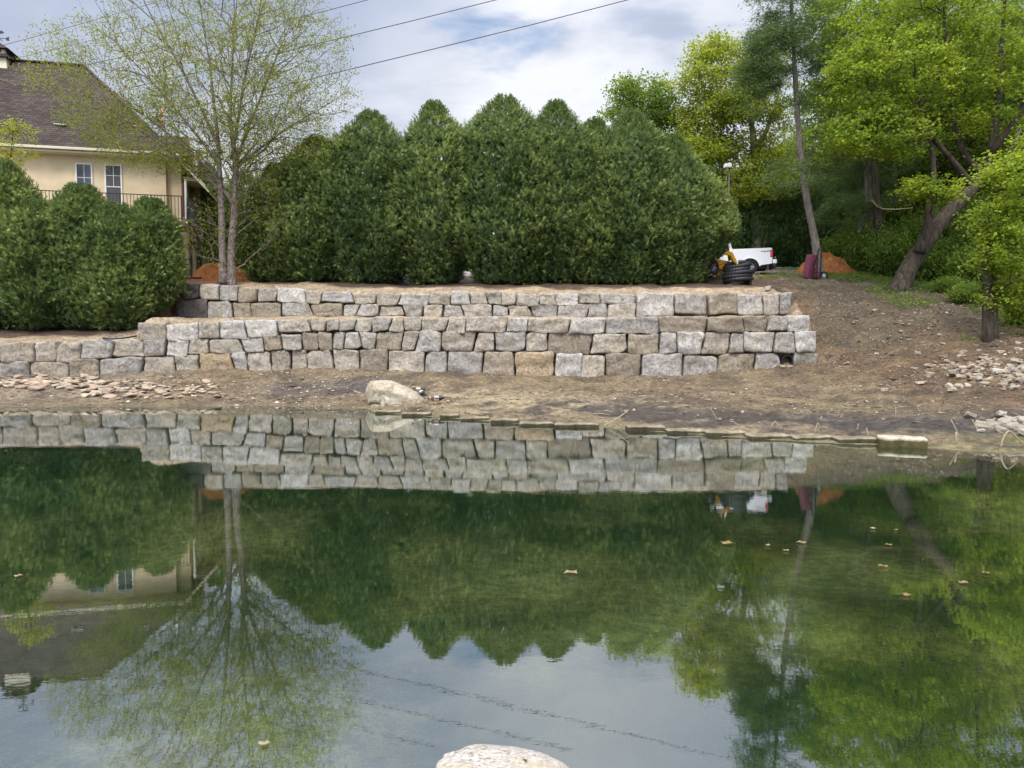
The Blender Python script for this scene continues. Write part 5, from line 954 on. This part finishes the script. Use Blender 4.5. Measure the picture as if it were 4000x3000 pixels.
def truck(label):
    """x runs from tail (negative) to nose, y to the driver's left, rear axle at 0"""
    e = empty('pickup_truck', (0, 0, 0), 0, label, 'truck', 'white pickup trucks on the driveway'); wr = .45
    arc = lambda cx_: [(cx_+.53*math.cos(a), .42+.53*math.sin(a)) for a in np.linspace(math.pi-.15, .15, 12)]
    low_ = [(-1.22, .62), (-1.24, 1.0), (-1.22, 1.50), (-1.15, 1.53), (.95, 1.51), (.97, 1.53)]
    cab = [(.98, 1.52), (1.02, 1.55), (1.15, 2.02), (1.5, 2.08), (2.6, 2.08), (2.95, 2.0), (3.35, 1.55), (4.6, 1.42), (4.85, 1.25), (4.9, .62), (4.75, .50)]
    poly = low_+cab+arc(3.75)[::-1]+[(3.1, .46), (.6, .46)]+arc(0)[::-1]+[(-.7, .55)]
    m_ = MB(); m_.prism(poly, -1.0, 1.0); b_ = m_.build('body', M['car_white'], e, bevel=.035)
    m_ = MB(); m_.box(-1.10, .90, -.86, .86, 1.505, 1.56); m_.build('bed_liner', M['dark'], e)
    for s in (1, -1):
        for x0, x1, x2, x3 in ((1.22, 1.32, 1.95, 1.95), (2.02, 2.02, 2.62, 3.05)):
            m_ = MB(); y0 = s*1.0; m_.prism([(x0, 1.58), (x1, 1.98), (x2 if x0 < 2 else x2, 1.98), (x3, 1.58)], min(y0, y0+s*.012), max(y0, y0+s*.012)); m_.build('side_window', M['glass'], e)
        m_ = MB(); m_.box(-1.27, -1.12, s*.80 if s > 0 else -1.015, 1.015 if s > 0 else -.80, .98, 1.43); m_.build('tail_light', M['red'], e, bevel=.02)
        for x in (0, 3.75): wheel(e, x, s*.86, wr, .27, s)
        for x in (0, 3.75):
            m_ = MB(); a_ = np.linspace(math.pi-.12, .12, 12); m_.prism([(x+.60*math.cos(t_), .42+.60*math.sin(t_)) for t_ in a_]+[(x+.53*math.cos(t_), .42+.53*math.sin(t_)) for t_ in a_[::-1]], *(sorted((s*1.0, s*1.03)))); m_.build('wheel_arch', M['car_white'], e)
    m_ = MB(); m_.box(-1.275, -1.243, -.78, .78, .72, 1.48); m_.build('tailgate', M['car_white'], e, bevel=.012)
    m_ = MB(); m_.box(-1.50, -1.26, -.98, .98, .62, .86); m_.build('bumper', M['car_white'], e, bevel=.04)
    m_ = MB(); m_.box(-1.40, -1.22, -.45, .45, .40, .60); m_.bar((-1.55, 0, .50), (-1.2, 0, .50), .09); m_.build('tow_hitch', M['dark'], e)
    m_ = MB(); m_.box(-1.0, 4.6, -.72, .72, .36, .62); m_.build('chassis', M['dark'], e)
    m_ = MB(); m_.prism([(.02, .0), (.34, .03), (.34, .07), (.02, .07)], 0, .004); dc = m_.build('side_decal', m_simple('red_decal', (.45, .08, .07), .5), e); dc.location = (-.92, 1.002, 1.30)
    m_ = MB(); m_.prism([(-.01, .0), (-.22, .03), (-.22, .07), (-.01, .07)], 0, .004); dc = m_.build('side_decal', m_simple('blue_decal', (.06, .09, .35), .5), e); dc.location = (-.92, 1.002, 1.30)
    return e
tk = truck('white pickup truck with its tail and red lamp showing past the hedge'); a = P(2918, 1072, 40.4); hd = R(180-13); tk.location = (a[0]+.34, a[1]+.85, tz(a[0], a[1]+.85)+.0); tk.rotation_euler = (0, 0, hd); tk.location[2] -= .10; tk.scale = (.96,)*3
t2 = dup(tk); t2['label'] = 'white pickup truck glimpsed through the middle of the hedge'; a = P(2330, 1070, 43.5); t2.location = (a[0], a[1], tz(a[0], a[1])); t2.rotation_euler = (0, 0, R(176))
t3 = dup(tk); t3['label'] = 'white pickup truck barely visible behind the birch end of the hedge'; a = P(1480, 1070, 43.5); t3.location = (a[0], a[1], tz(a[0], a[1])); t3.rotation_euler = (0, 0, R(184))
# yellow skid loader behind the hedge end
M['yellow'] = m_simple('yellow_machine_paint', (.62, .33, .02), .45, .4, nz=.1)
sk = empty('skid_loader', (0, 0, 0), 0, 'yellow skid loader half hidden behind the hedge end', 'loader')
mb = MB(); mb.prism([(-1.3, .35), (-1.45, .9), (-1.2, 1.45), (-.5, 1.5), (-.4, .95), (1.0, .9), (1.2, .45)], -.55, .55); mb.build('body', M['yellow'], sk, bevel=.04)
mb = MB()
for s in (-1, 1):
    for p, q in (((-.4, 1.5), (-.35, 2.0)), ((-.35, 2.0), (.7, 2.0)), ((.7, 2.0), (.95, .92)), ((.1, 2.0), (.1, .95))): mb.bar((p[0], s*.5, p[1]), (q[0], s*.5, q[1]), .08)
for k in range(6): mb.bar((-.3+k*.2, -.5, 2.0), (-.3+k*.2, .5, 2.0), .04)
mb.build('cab_cage', M['dark'], sk)
for s in (-1, 1):
    mb = MB(); mb.prism([(-1.3, 1.35), (-1.3, 1.62), (.9, 1.35), (1.55, .55), (1.6, .25), (1.4, .25), (1.3, .5), (.75, 1.15)], *sorted((s*.6, s*.74))); mb.build('lift_arm', M['yellow'], sk, bevel=.02)
    for x in (-.8, .7): wheel(sk, x, s*.78, .42, .3, s)
mb = MB(); mb.prism([(1.5, .12), (1.5, .7), (1.62, .75), (1.7, .3), (2.2, .10), (2.2, .05)], -.85, .85); mb.build('bucket', m_simple('worn_bucket', (.16, .13, .10), .6), sk, bevel=.01)
a = P(2772, 1092, 37.6); sk.location = (a[0], a[1], tz(a[0], a[1])); sk.rotation_euler = (0, 0, R(35))
# coil of black corrugated pipe
a = P(2880, 1126, 34.3); cp = []; 
for k in range(0, 5*30):
    t_ = k/30; an = 2*math.pi*t_; lay = int(t_+1e-6) % 3; rr = .66-(.10 if t_ > 3.2 else 0)+.03*math.sin(an*1.3+t_); zz_ = .10+.175*t_*.93+.03*math.sin(an+1.)*t_*.5; cp.append((rr*math.cos(an), rr*math.sin(an), zz_))
cp += [(.45, -.3, .95), (.1, -.45, 1.02), (-.3, -.35, .98)]
fine = []; rad = []
for i in range(len(cp)-1):
    for q_ in (0, .5): p = Vector(cp[i]).lerp(Vector(cp[i+1]), q_); fine.append(p); rad.append(.10 if q_ else .085)
V, Fc = tube_geo(fine, rad, 10, True); o = mesh_np('coiled_pipe', [tuple(v) for v in V], Fc, M['black_plastic'], smooth=False); o.location = (a[0], a[1], tz(a[0], a[1])-.02); o.scale = (.96, .96, 1.02); tag(o, 'coil of black corrugated drainage pipe lying past the hedge end', 'pipe')
# wheelbarrow stood on end
wbp = P(3166, 1072, 37.6); wb = empty('wheelbarrow', (wbp[0], wbp[1], tz(wbp[0], wbp[1])), R(8), 'maroon wheelbarrow stood up on end against the slender pine', 'wheelbarrow'); mar = m_simple('maroon_paint', (.13, .018, .045), .35, .5, nz=.15)
mb = MB(); V = [(-.20, -.02, .05), (.34, -.02, .05), (.34, .3, .12), (-.2, .3, .12), (-.04, -.12, 1.08), (.26, -.12, 1.08), (.30, .2, 1.12), (-.08, .2, 1.12)]; mb.add(V, [(0, 1, 5, 4), (1, 2, 6, 5), (3, 0, 4, 7), (4, 5, 6, 7), (0, 3, 2, 1)]); to = mb.build('tray', mar, wb, bevel=.04); md = to.modifiers.new('solid', 'SOLIDIFY'); md.thickness = .012
mb = MB(); mb.bar((.10, -.105, .52), (.16, -.135, .88), .05, .01, up=(0, 1, 0)); mb.build('sticker', M['white'], wb)
mb = MB(); mb.bar((-.1, -.2, .02), (.3, -.1, 1.35), .04); mb.bar((.30, -.2, .02), (.42, -.1, 1.3), .04); mb.bar((.0, -.2, .3), (.36, -.2, .3), .03); mb.build('handle', M['dark'], wb)
w_ = wheel(wb, .62, .05, .19, .09, -1); wb.scale = (1.25, 1.25, 1.2)
# mulch heaps
def m_mulch():
    m, t = material('orange_mulch'); g = t.coord('Object'); n = t.noise(g, 14, 6, .75, .5); n2 = t.noise(g, 2, 4, .6); c = t.ramp(t.math('ADD', t.math('MULTIPLY', n, .75), t.math('MULTIPLY', n2, .25)), [(.36, (.09, .030, .012)), (.5, (.33, .13, .045)), (.66, (.56, .27, .10))]); surf(t, pbsdf(t, c, .98, .1, normal=t.bump(n, 1., .08))); return m
M['mulch'] = m_mulch()
def heap(px0, px1, py, pyt, Y, label, seed):
    a = P((px0+px1)/2, py, Y); r = (px1-px0)/2/F*Y; h_ = (py-pyt)/F*Y; u, v = np.meshgrid(np.linspace(-1, 1, 60), np.linspace(-1, 1, 50)); d_ = np.sqrt(u*u+v*v); n = fbm(u*2.2+seed, v*2.2, seed, 4)
    z_ = h_*np.clip(1-d_**1.6, -.15, 1)*(1+.38*n)+.05*fbm(u*9, v*9, seed, 3)-.02; X_ = a[0]+u*r; Yy = a[1]+v*r*.75; g_ = gz(X_, Yy); V = np.stack([X_-a[0], Yy-a[1], z_+g_-g_.min()], -1).reshape(-1, 3); idx = np.arange(3000).reshape(50, 60); q = np.stack([idx[:-1, :-1], idx[:-1, 1:], idx[1:, 1:], idx[1:, :-1]], -1).reshape(-1, 4)
    keep = (d_.ravel()[q].max(1) < 1.12); o = mesh_np('mulch_heap', V, q[keep], M['mulch'], smooth=False); o.location = (a[0], a[1], g_.min()); tag(o, label, 'mulch heap')
heap(3105, 3350, 1072, 1004, 41.5, 'heap of orange wood mulch behind the slender pine', 3.1)
heap(700, 1010, 1112, 1028, 39.3, 'heap of orange mulch behind the birch trunks and the deck stairs', 8.2)

# ------------------------------------------------------------------ mallards
def duck(name, spine, rx, rz, mats, loc, rz_, label, group, legs, bill, scale=1., tail=None):
    e = empty(name, loc, rz_, label, 'duck', group); e.scale = (scale,)*3
    V = []; Fc = []; mi = []; n = 14; pts = [Vector(p) for p in spine]
    for i, p in enumerate(pts):
        tg = (pts[min(i+1, len(pts)-1)]-pts[max(i-1, 0)]).normalized(); a = Vector((0, 1, 0)); b_ = tg.cross(a).normalized()
        for k in range(n):
            an = 2*math.pi*k/n; V.append(tuple(p+a*math.cos(an)*rx[i]+b_*math.sin(an)*rz[i]))
    for i in range(len(pts)-1):
        for k in range(n): Fc.append((i*n+k, i*n+(k+1) % n, (i+1)*n+(k+1) % n, (i+1)*n+k)); mi.append(mats[i])
    Fc += [tuple(range(n-1, -1, -1)), tuple((len(pts)-1)*n+k for k in range(n))]; mi += [mats[0], mats[-1]]
    o = mesh_np('body', V, Fc, DM, e, True, matidx=mi); md = o.modifiers.new('sub', 'SUBSURF'); md.levels = md.render_levels = 1
    # folded wings with dark upper edge
    for s in (-1, 1):
        m_ = MB(); m_.tube([(.10, s*.070, .235), (.02, s*.092, .235), (-.10, s*.085, .235), (-.20, s*.04, .245)], [.022, .05, .042, .008], 8, True, .35); m_.build('wing', DM[5], e, True)
    for s in (-1, 1):
        m_ = MB(); m_.tube([(.0, s*.035, .16), (.01, s*.037, .09), (-.01, s*.037, .01)], [.012, .007, .006], 6); m_.add([(-.02, s*.037, .008), (.055, s*.037-.028, .004), (.065, s*.037, .004), (.055, s*.037+.028, .004), (-.01, s*.037, .016)], [(0, 1, 2, 4), (0, 4, 2, 3)]); m_.build('leg', DM[6], e)
    m_ = MB(); m_.tube([bill[0], tuple((Vector(bill[0])+Vector(bill[1]))/2), bill[1]], [.020, .017, .011], 8, True, .5); m_.build('bill', DM[7], e, True)
    for s in (-1, 1):
        hd_ = Vector(spine[-2]); m_ = MB(); m_.tube([(hd_.x+.012, s*.029, hd_.z+.008), (hd_.x+.014, s*.036, hd_.z+.009)], [.007, .003], 6); m_.build('eye', M['dark'], e)
    return e
DM = [m_simple('black_rump', (.015, .015, .018), .5, nz=.2), m_simple('grey_flank', (.46, .44, .42), .8, nz=.15, sc=40), m_simple('brown_breast', (.13, .06, .035), .7), m_simple('white_neck_ring', (.75, .75, .72), .7), m_simple('green_head', (.008, .045, .022), .3, .6), m_simple('grey_brown_wing', (.17, .14, .12), .7), m_simple('orange_leg', (.62, .16, .03), .5), m_simple('yellow_bill', (.50, .38, .06), .4)]
stand = [(-.27, 0, .24), (-.22, 0, .235), (-.16, 0, .225), (-.08, 0, .21), (.0, 0, .205), (.08, 0, .215), (.14, 0, .24), (.175, 0, .285), (.19, 0, .33), (.195, 0, .345), (.20, 0, .375), (.21, 0, .405), (.225, 0, .425), (.235, 0, .43)]
srx = [.012, .03, .055, .085, .095, .088, .065, .042, .032, .032, .034, .036, .026, .010]; srz = [.010, .025, .055, .085, .095, .090, .070, .045, .033, .033, .036, .040, .028, .010]
smt = [0, 0, 0, 1, 1, 2, 2, 2, 3, 4, 4, 4, 4]
MG = 'mallard drakes on the shore'
dk_ = lambda px, py: on(px, py)
d1 = dk_(1634, 1549); duck('duck', stand, srx, srz, smt, d1+np.array((0, .10, .0)), R(172), 'green-headed drake standing upright, looking away from the other two', MG, 0, ((.235, 0, .425), (.29, 0, .415)), 1.0)
preen = [(-.25, 0, .20), (-.20, 0, .205), (-.15, 0, .21), (-.08, 0, .215), (.0, 0, .22), (.07, 0, .24), (.115, 0, .27), (.125, 0, .305), (.10, 0, .325), (.085, 0, .33), (.06, 0, .33), (.03, 0, .322), (.01, 0, .31), (.0, 0, .305)]
d2 = dk_(1648, 1560); duck('duck', preen, srx, srz, smt, d2, R(118), 'drake bending its head to preen, its tail toward the water', MG, 0, ((.01, 0, .305), (-.035, 0, .275)), .98)
down = [(-.27, 0, .235), (-.22, 0, .225), (-.16, 0, .215), (-.08, 0, .205), (.0, 0, .20), (.08, 0, .20), (.14, 0, .205), (.175, 0, .215), (.20, 0, .222), (.215, 0, .222), (.24, 0, .215), (.265, 0, .20), (.28, 0, .185), (.285, 0, .18)]
d3 = dk_(1706, 1582); duck('duck', down, srx, srz, smt, d3, R(178), 'drake with head drawn in, nearest the mossy shore edge', MG, 0, ((.285, 0, .18), (.32, 0, .15)), .96)

# ------------------------------------------------------------------ rocks, chips, sticks and leaves
rg = np.random.default_rng(21); rock_meshes = {}
def cheap_rock(name, px, py, r, label, group, cat, cols, flat=.5, key=None, sink=.25, dz=0.):
    k = key if key is not None else int(rg.integers(0, 8)); kk = (k, name)
    if kk not in rock_meshes:
        V, Fc = rock_geo((1, .8, flat), 7 if name != 'stone_chip' else 4, 9., .2, 1.5, 50+k*3.3); me = mesh_np(name, V, Fc, M['stone'], smooth=False); rock_meshes[kk] = me.data; bpy.data.objects.remove(me)
    o = bpy.data.objects.new(name, rock_meshes[kk]); C.objects.link(o); p = on(px, py); o.location = p+np.array((0, 0, r*flat*(1-sink)-.01+dz)); s_ = r*rg.uniform(.8, 1.2, 3); o.scale = s_; o.rotation_euler = (rg.normal(0, .18), rg.normal(0, .18), rg.uniform(0, 6.28))
    c_ = np.array(cols[int(rg.integers(0, len(cols)))])*rg.uniform(.8, 1.15); o.color = (*c_, 1); return tag(o, label, cat, group)
rip = [(.70, .60, .46), (.62, .54, .43), (.74, .60, .48), (.55, .47, .36), (.50, .46, .40), (.72, .66, .55)]
def rip_label(px, py):
    return 'pale angular rock '+('low in' if py > 1465 else 'in the middle of' if py > 1400 else 'on the upper fringe of')+' the slope heap, '+('at the photo edge' if px > 3900 else 'under the young maple' if px > 3780 else 'on its scattered side')
for k in range(150):
    while True:
        px, py = rg.uniform(3600, 4040), rg.uniform(1335, 1530)
        if rg.uniform() < (np.exp(-((py-1440)/45)**2)*sstep(3640, 3760, px)+.10): break
    cheap_rock('riprap_rock', px, py, rg.uniform(.05, .15)*(1.15 if py > 1430 else .85), rip_label(px, py), 'rocks heaped on the slope under the young maple', 'rock', rip, .42, sink=.4)
for k, (px, py, r) in enumerate([(3850, 1672, .15), (3890, 1668, .14), (3925, 1664, .15), (3960, 1660, .16), (3995, 1655, .14), (3905, 1685, .11), (3950, 1682, .17), (3990, 1685, .15), (3830, 1688, .09), (3790, 1632, .12), (3908, 1630, .13), (4010, 1700, .12), (3975, 1645, .10), (3870, 1650, .08), (4025, 1670, .17)]):
    cheap_rock('shore_rock', px, py, r, 'whitish rock of the small pile at the water edge under the photo corner slope', 'whitish rocks piled at the water edge', 'rock', [(.66, .62, .52), (.60, .56, .47)], .6)
for k in range(46):
    while True:
        px, py = rg.uniform(3180, 3700), rg.uniform(1180, 1600)
        if py > 1180+(3300-px)*.6: break
    cheap_rock('loose_stone', px, py, rg.choice([.04, .06, .09], p=[.5, .35, .15])*rg.uniform(.8, 1.2), 'loose pale stone on the bare slope, '+('high up toward the pine' if py < 1300 else 'beside the wall end' if px < 3400 and py < 1450 else 'midway down' if py < 1450 else 'down by the wet mud'), 'loose stones scattered on the slope', 'stone', rip, .5)
for px, py, r, lab in ((2508, 1458, .11, 'round tan cobble wedged at the foot of a grey bottom block'), (2500, 1490, .12, 'flat tan stone lying just in front of the bottom course, mid wall'), (3058, 1434, .10, 'pale flat stone below the drain pipe mouth'), (3084, 1437, .12, 'second pale stone below the drain pipe, nearer the wall end')):
    cheap_rock('loose_stone', px, py, r, lab, None, 'stone', [(.52, .45, .34)], .55)
cheap_rock('loose_stone', 3000, 1140, .16, 'tall white splinter of stone standing behind the upper wall end', None, 'stone', [(.62, .60, .54)], 1.3, key=3)
cheap_rock('loose_stone', 2074, 1209, .05, 'small round white cobble plugging a gap in the upper wall', None, 'stone', [(.6, .6, .58)], .8)
flg = [(.80, .62, .48), (.74, .59, .47), (.82, .70, .55), (.66, .53, .39), (.76, .66, .52)]
for k in range(270):
    while True:
        px = rg.uniform(-30, 860); lo_ = 1468+max(0, px-350)*.02; py = rg.uniform(1462, 1572)
        wgt = np.exp(-((py-(1495 if px < 330 else 1525))/(20 if px < 330 else 26))**2)*(1 if px < 620 else .45)
        if rg.uniform() < wgt: break
    cheap_rock('stone_chip', px, py, rg.uniform(.08, .22)*(.8 if px > 500 else 1), 'flat stone chip '+('in the band right under the wall' if py < 1500 else 'in the band near the water')+', '+('at the cut-off end' if px < 200 else 'below the low hedge corner' if px < 450 else 'where the band thins out'), 'flat stone chips strewn below the lower wall', 'stone chip', flg, .26, dz=.015)
# fine gravel: nobody could count it
n = 52000; X_ = rg.uniform(-22, 24, n); Yy = rg.uniform(15, 37, n); s_ = Yy-Yw(X_); y1_ = np.interp(X_, f1X, FY)
dens = np.where(X_ < X1END, (Yy < y1_-.05)*(.35+.65*np.exp(-((X_+9)/5.5)**2)), 1.*(Yy < 36)); dens = dens*(s_ > .15)*np.clip(.55+.9*fbm(X_*.6, Yy*.6, 3, 3), .05, 1)*np.where((X_ > 1) & (s_ < 3.4), .25, 1); k = rg.uniform(0, 1, n) < dens; X_, Yy = X_[k], Yy[k]; n = len(X_)
r_ = np.exp(rg.normal(-3.75, .5, n)); oct_ = np.array([(1, 0, 0), (0, 1, 0), (-1, 0, 0), (0, -1, 0), (.1, .1, 1), (0, 0, -1)]); a = rg.uniform(0, 6.28, n); V = oct_[None]*np.stack([r_*rg.uniform(.8, 1.8, n), r_, r_*rg.uniform(.3, .7, n)], -1)[:, None]+rg.normal(0, .12, (n, 6, 3))*r_[:, None, None]
V = np.stack([V[..., 0]*np.cos(a)[:, None]-V[..., 1]*np.sin(a)[:, None], V[..., 0]*np.sin(a)[:, None]+V[..., 1]*np.cos(a)[:, None], V[..., 2]], -1)+np.stack([X_, Yy, gz(X_, Yy)+r_*.2], -1)[:, None]
tri = np.array([(0, 1, 4), (1, 2, 4), (2, 3, 4), (3, 0, 4), (1, 0, 5), (2, 1, 5), (3, 2, 5), (0, 3, 5)]); Fc = (np.arange(n)[:, None, None]*6+tri[None]).reshape(-1, 3)
def m_gravel():
    m, t = material('mixed_gravel'); at = t.new('ShaderNodeAttribute', attribute_name='tint'); surf(t, pbsdf(t, t.ramp(at.outputs['Fac'], [(0., (.045, .038, .032)), (.35, (.13, .10, .075)), (.7, (.30, .24, .17)), (1., (.62, .54, .42))]), .9)); return m
tag(mesh_np('gravel', V.reshape(-1, 3), Fc, m_gravel(), tint=np.repeat(np.clip(rg.beta(1.2, 1.35, n)+.12*(X_ < -6), 0, 1), 6)), kind='stuff')
# twigs and bark litter lying all over the bare soil
n = 6000; X_ = rg.uniform(-20, 24, n); Yy = rg.uniform(15, 37, n); s_ = Yy-Yw(X_); y1_ = np.interp(X_, f1X, FY); k = (s_ > .3) & ((X_ > X1END) | (Yy < y1_-.1)) & (rg.uniform(0, 1, n) < .35+.9*fbm(X_*.4, Yy*.4, 8, 3)); X_, Yy = X_[k], Yy[k]; n = len(X_)
a = rg.uniform(0, 6.28, n); Ls = np.exp(rg.normal(-2.5, .5, n)); cc_ = np.stack([X_, Yy, gz(X_, Yy)+.012], -1); ax = np.stack([np.cos(a), np.sin(a), rg.normal(0, .18, n)], -1); sd_ = unit(np.cross(ax, np.array([0, 0, 1.]))); up_ = np.array([0, 0, 1.]); wd = rg.uniform(.004, .013, n)[:, None]
V = np.stack([cc_-ax*Ls[:, None]-sd_*wd, cc_-ax*Ls[:, None]+sd_*wd, cc_-ax*Ls[:, None]+up_*wd*1.6, cc_+ax*Ls[:, None]-sd_*wd*.7, cc_+ax*Ls[:, None]+sd_*wd*.7, cc_+ax*Ls[:, None]+up_*wd*1.2], 1)
Fc = (np.arange(n)[:, None, None]*6+np.array([(0, 1, 4, 3), (1, 2, 5, 4), (2, 0, 3, 5)])[None]).reshape(-1, 4)
tag(mesh_np('twig_litter', V.reshape(-1, 3), Fc, m_gravel(), tint=np.repeat(np.clip(rg.beta(.9, 1.6, n), 0, 1), 6)), kind='stuff')
hp = [P(x, y, 29.9+.002*(x-400)) for x, y in ((400, 1320), (430, 1324), (480, 1321), (535, 1312))]; V, Fc = tube_geo([p-hp[0] for p in hp], .035, 8, True); o = mesh_np('drain_hose', [tuple(v) for v in V], Fc, M['black_plastic'], smooth=True); o.location = hp[0]; tag(o, 'black drain hose lying on the soil at the foot of the low hedge', 'hose')
# bleached sticks and reed stubs along the water
M['stick'] = m_simple('bleached_reed', (.36, .30, .20), .8, nz=.25, sc=20)
def stick(pts, r, label, group='bleached reed stubs along the shore', cat='stick', mat='stick'):
    b_ = on(*pts[0][:2]); Y = b_[1]; q = [b_+np.array((0, 0, -.03))]+[P(x, y, Y+dy) for x, y, dy in [(p[0], p[1], p[2] if len(p) > 2 else 0) for p in pts[1:]]]
    f = [q[0]]
    for i in range(len(q)-1):
        for u in (.34, .67, 1.): f.append(q[i]*(1-u)+q[i+1]*u)
    f = [f[0]]+[(f[i-1]+f[i]*2+f[i+1])/4 for i in range(1, len(f)-1)]+[f[-1]]; V, Fc = tube_geo([p-b_ for p in f], [r*.75*(1-.35*i/len(f)) for i in range(len(f))], 6, True)
    o = mesh_np('reed_stub' if mat == 'stick' else 'branch', [tuple(v) for v in V], Fc, M[mat], smooth=True); o.location = b_; return tag(o, label, cat, group)
for pts, r, lab in [([(3745, 1708), (3737, 1682), (3715, 1640)], .020, 'bent reed leaning over the stout stub past the big cut block'), ([(3738, 1735), (3734, 1688)], .026, 'stout upright stub at the shore just past the big cut block'), ([(3909, 1745), (3918, 1712), (3936, 1684), (3950, 1684), (3990, 1730)], .024, 'arched bleached reed hooping over at the photo edge'), ([(3822, 1686), (3810, 1665), (3798, 1640)], .026, 'short thick leaning stub in front of the whitish rocks'),
        ([(3391, 1700), (3388, 1685), (3384, 1672)], .022, 'short stub before the gap left of the big cut block'), ([(3350, 1680), (3353, 1655)], .015, 'thin dark stub standing in the wet mud'), ([(3183, 1688), (3190, 1660), (3196, 1650), (3206, 1680)], .018, 'looped reed behind the white capped slab'), ([(3205, 1640), (3210, 1624)], .018, 'small pale stub up in the grey mud'),
        ([(3010, 1668), (3022, 1650), (3030, 1645), (3040, 1664)], .016, 'small looped reed on the tall dark-faced slab'), ([(2804, 1644), (2790, 1618), (2775, 1595)], .016, 'slender reed leaning toward the ducks, mid shore'), ([(2888, 1662), (2868, 1648), (2850, 1645)], .016, 'short bent reed lying near the mid shore slabs'), ([(2640, 1592), (2655, 1596), (2635, 1570)], .012, 'tiny forked reed up on the mud'),
        ([(3497, 1630), (3500, 1590)], .014, 'thin stub standing far back in the grey mud'), ([(3568, 1684), (3560, 1690), (3578, 1700)], .02, 'small stick lying on top of the big cut block')]: stick(pts, r, lab)
for pts, r, lab in [([(2355, 1662), (2400, 1640), (2430, 1622), (2455, 1600)], .022, 'driftwood branch slanting out of the water by the pale-topped slab'), ([(2300, 1650), (2345, 1648), (2352, 1652)], .02, 'driftwood piece flat on the pale-topped slab'), ([(2310, 1612), (2345, 1615), (2385, 1620)], .016, 'straight driftwood stick flat on the mud'), ([(1590, 1560), (1570, 1545), (1545, 1540), (1525, 1552)], .022, 'curved bleached root on the small rock below the boulder'), ([(1618, 1582), (1625, 1565), (1640, 1548)], .035, 'stubby bleached root at the feet of the drakes'),
        ([(3705, 1640), (3780, 1668), (3850, 1690)], .035, 'mossy fallen branch lying toward the whitish rocks')]: stick(pts, r, lab, 'driftwood along the shore', 'driftwood')
# dead pale branch caught in the wood
q = [P(*p) for p in ((3405, 780, 41), (3425, 805, 40.8), (3450, 817, 40.6), (3500, 818, 40.4), (3565, 812, 40.2))]; V, Fc = tube_geo([p-q[0] for p in q], [.05, .055, .05, .04, .02], 6, True); o = mesh_np('dead_branch', [tuple(v) for v in V], Fc, M['stick'], smooth=True); o.location = q[0]; tag(o, 'bare pale dead branch hanging level against the dark trunks', 'branch')
# leaves afloat
M['dead_leaf'] = m_leaf('dead_leaf', (.26, .18, .06), (.34, .27, .14), (.42, .37, .26), .3)
lv = [(2840, 2125, .17, 'large pale curled leaf afloat, furthest from the camera side of the green shallows'), (2230, 2240, .15, 'pale curled leaf afloat alone in the middle of the pond'), (3130, 2122, .13, 'pale leaf afloat in a line of drifting leaves'), (3000, 2132, .08, 'small leaf afloat beside the drifting line'), (3070, 2152, .07, 'tiny leaf afloat below the drifting line'), (3470, 2130, .09, 'yellowish leaf afloat right of the drifting line'), (3410, 2066, .09, 'small leaf afloat beyond the drifting line'), (3500, 2072, .06, 'tiny bright leaf afloat beyond the drifting line'), (3450, 2215, .12, 'orange tan leaf afloat in the tree reflection'), (3540, 2327, .09, 'small tan leaf afloat in the dark tree reflection'), (3760, 2278, .10, 'slim leaf afloat near the bright green reflection'), (3850, 2240, .08, 'yellow leaf afloat close to the photo edge'), (70, 2252, .09, 'slim leaf afloat over the house reflection'), (1030, 2908, .07, 'slim pale leaf afloat in the birch reflection')]
for i, (px, py, r, lab) in enumerate(lv):
    r *= .44
    p = PZ(px, py, .004); rg2 = np.random.default_rng(i); n = 11; an = np.linspace(0, 2*np.pi, n, endpoint=False); rr = r*(.55+.45*np.abs(np.cos(an*2.5+i)))*rg2.uniform(.8, 1.1, n); V = [(0, 0, .004)]+[(x, y*.75, .006+.30*r*abs(math.sin(a_*1.5+i))) for x, y, a_ in zip(rr*np.cos(an), rr*np.sin(an), an)]
    o = mesh_np('floating_leaf', V, [(0, 1+k, 1+(k+1) % n) for k in range(n)], M['dead_leaf'], smooth=True, tint=np.full(n+1, rg2.uniform(.2, 1)) if i not in (8, 11, 5) else np.full(n+1, .05)); o.location = p; md = o.modifiers.new('solid', 'SOLIDIFY'); md.thickness = .003; tag(o, lab, 'leaf', 'dead leaves afloat on the pond')
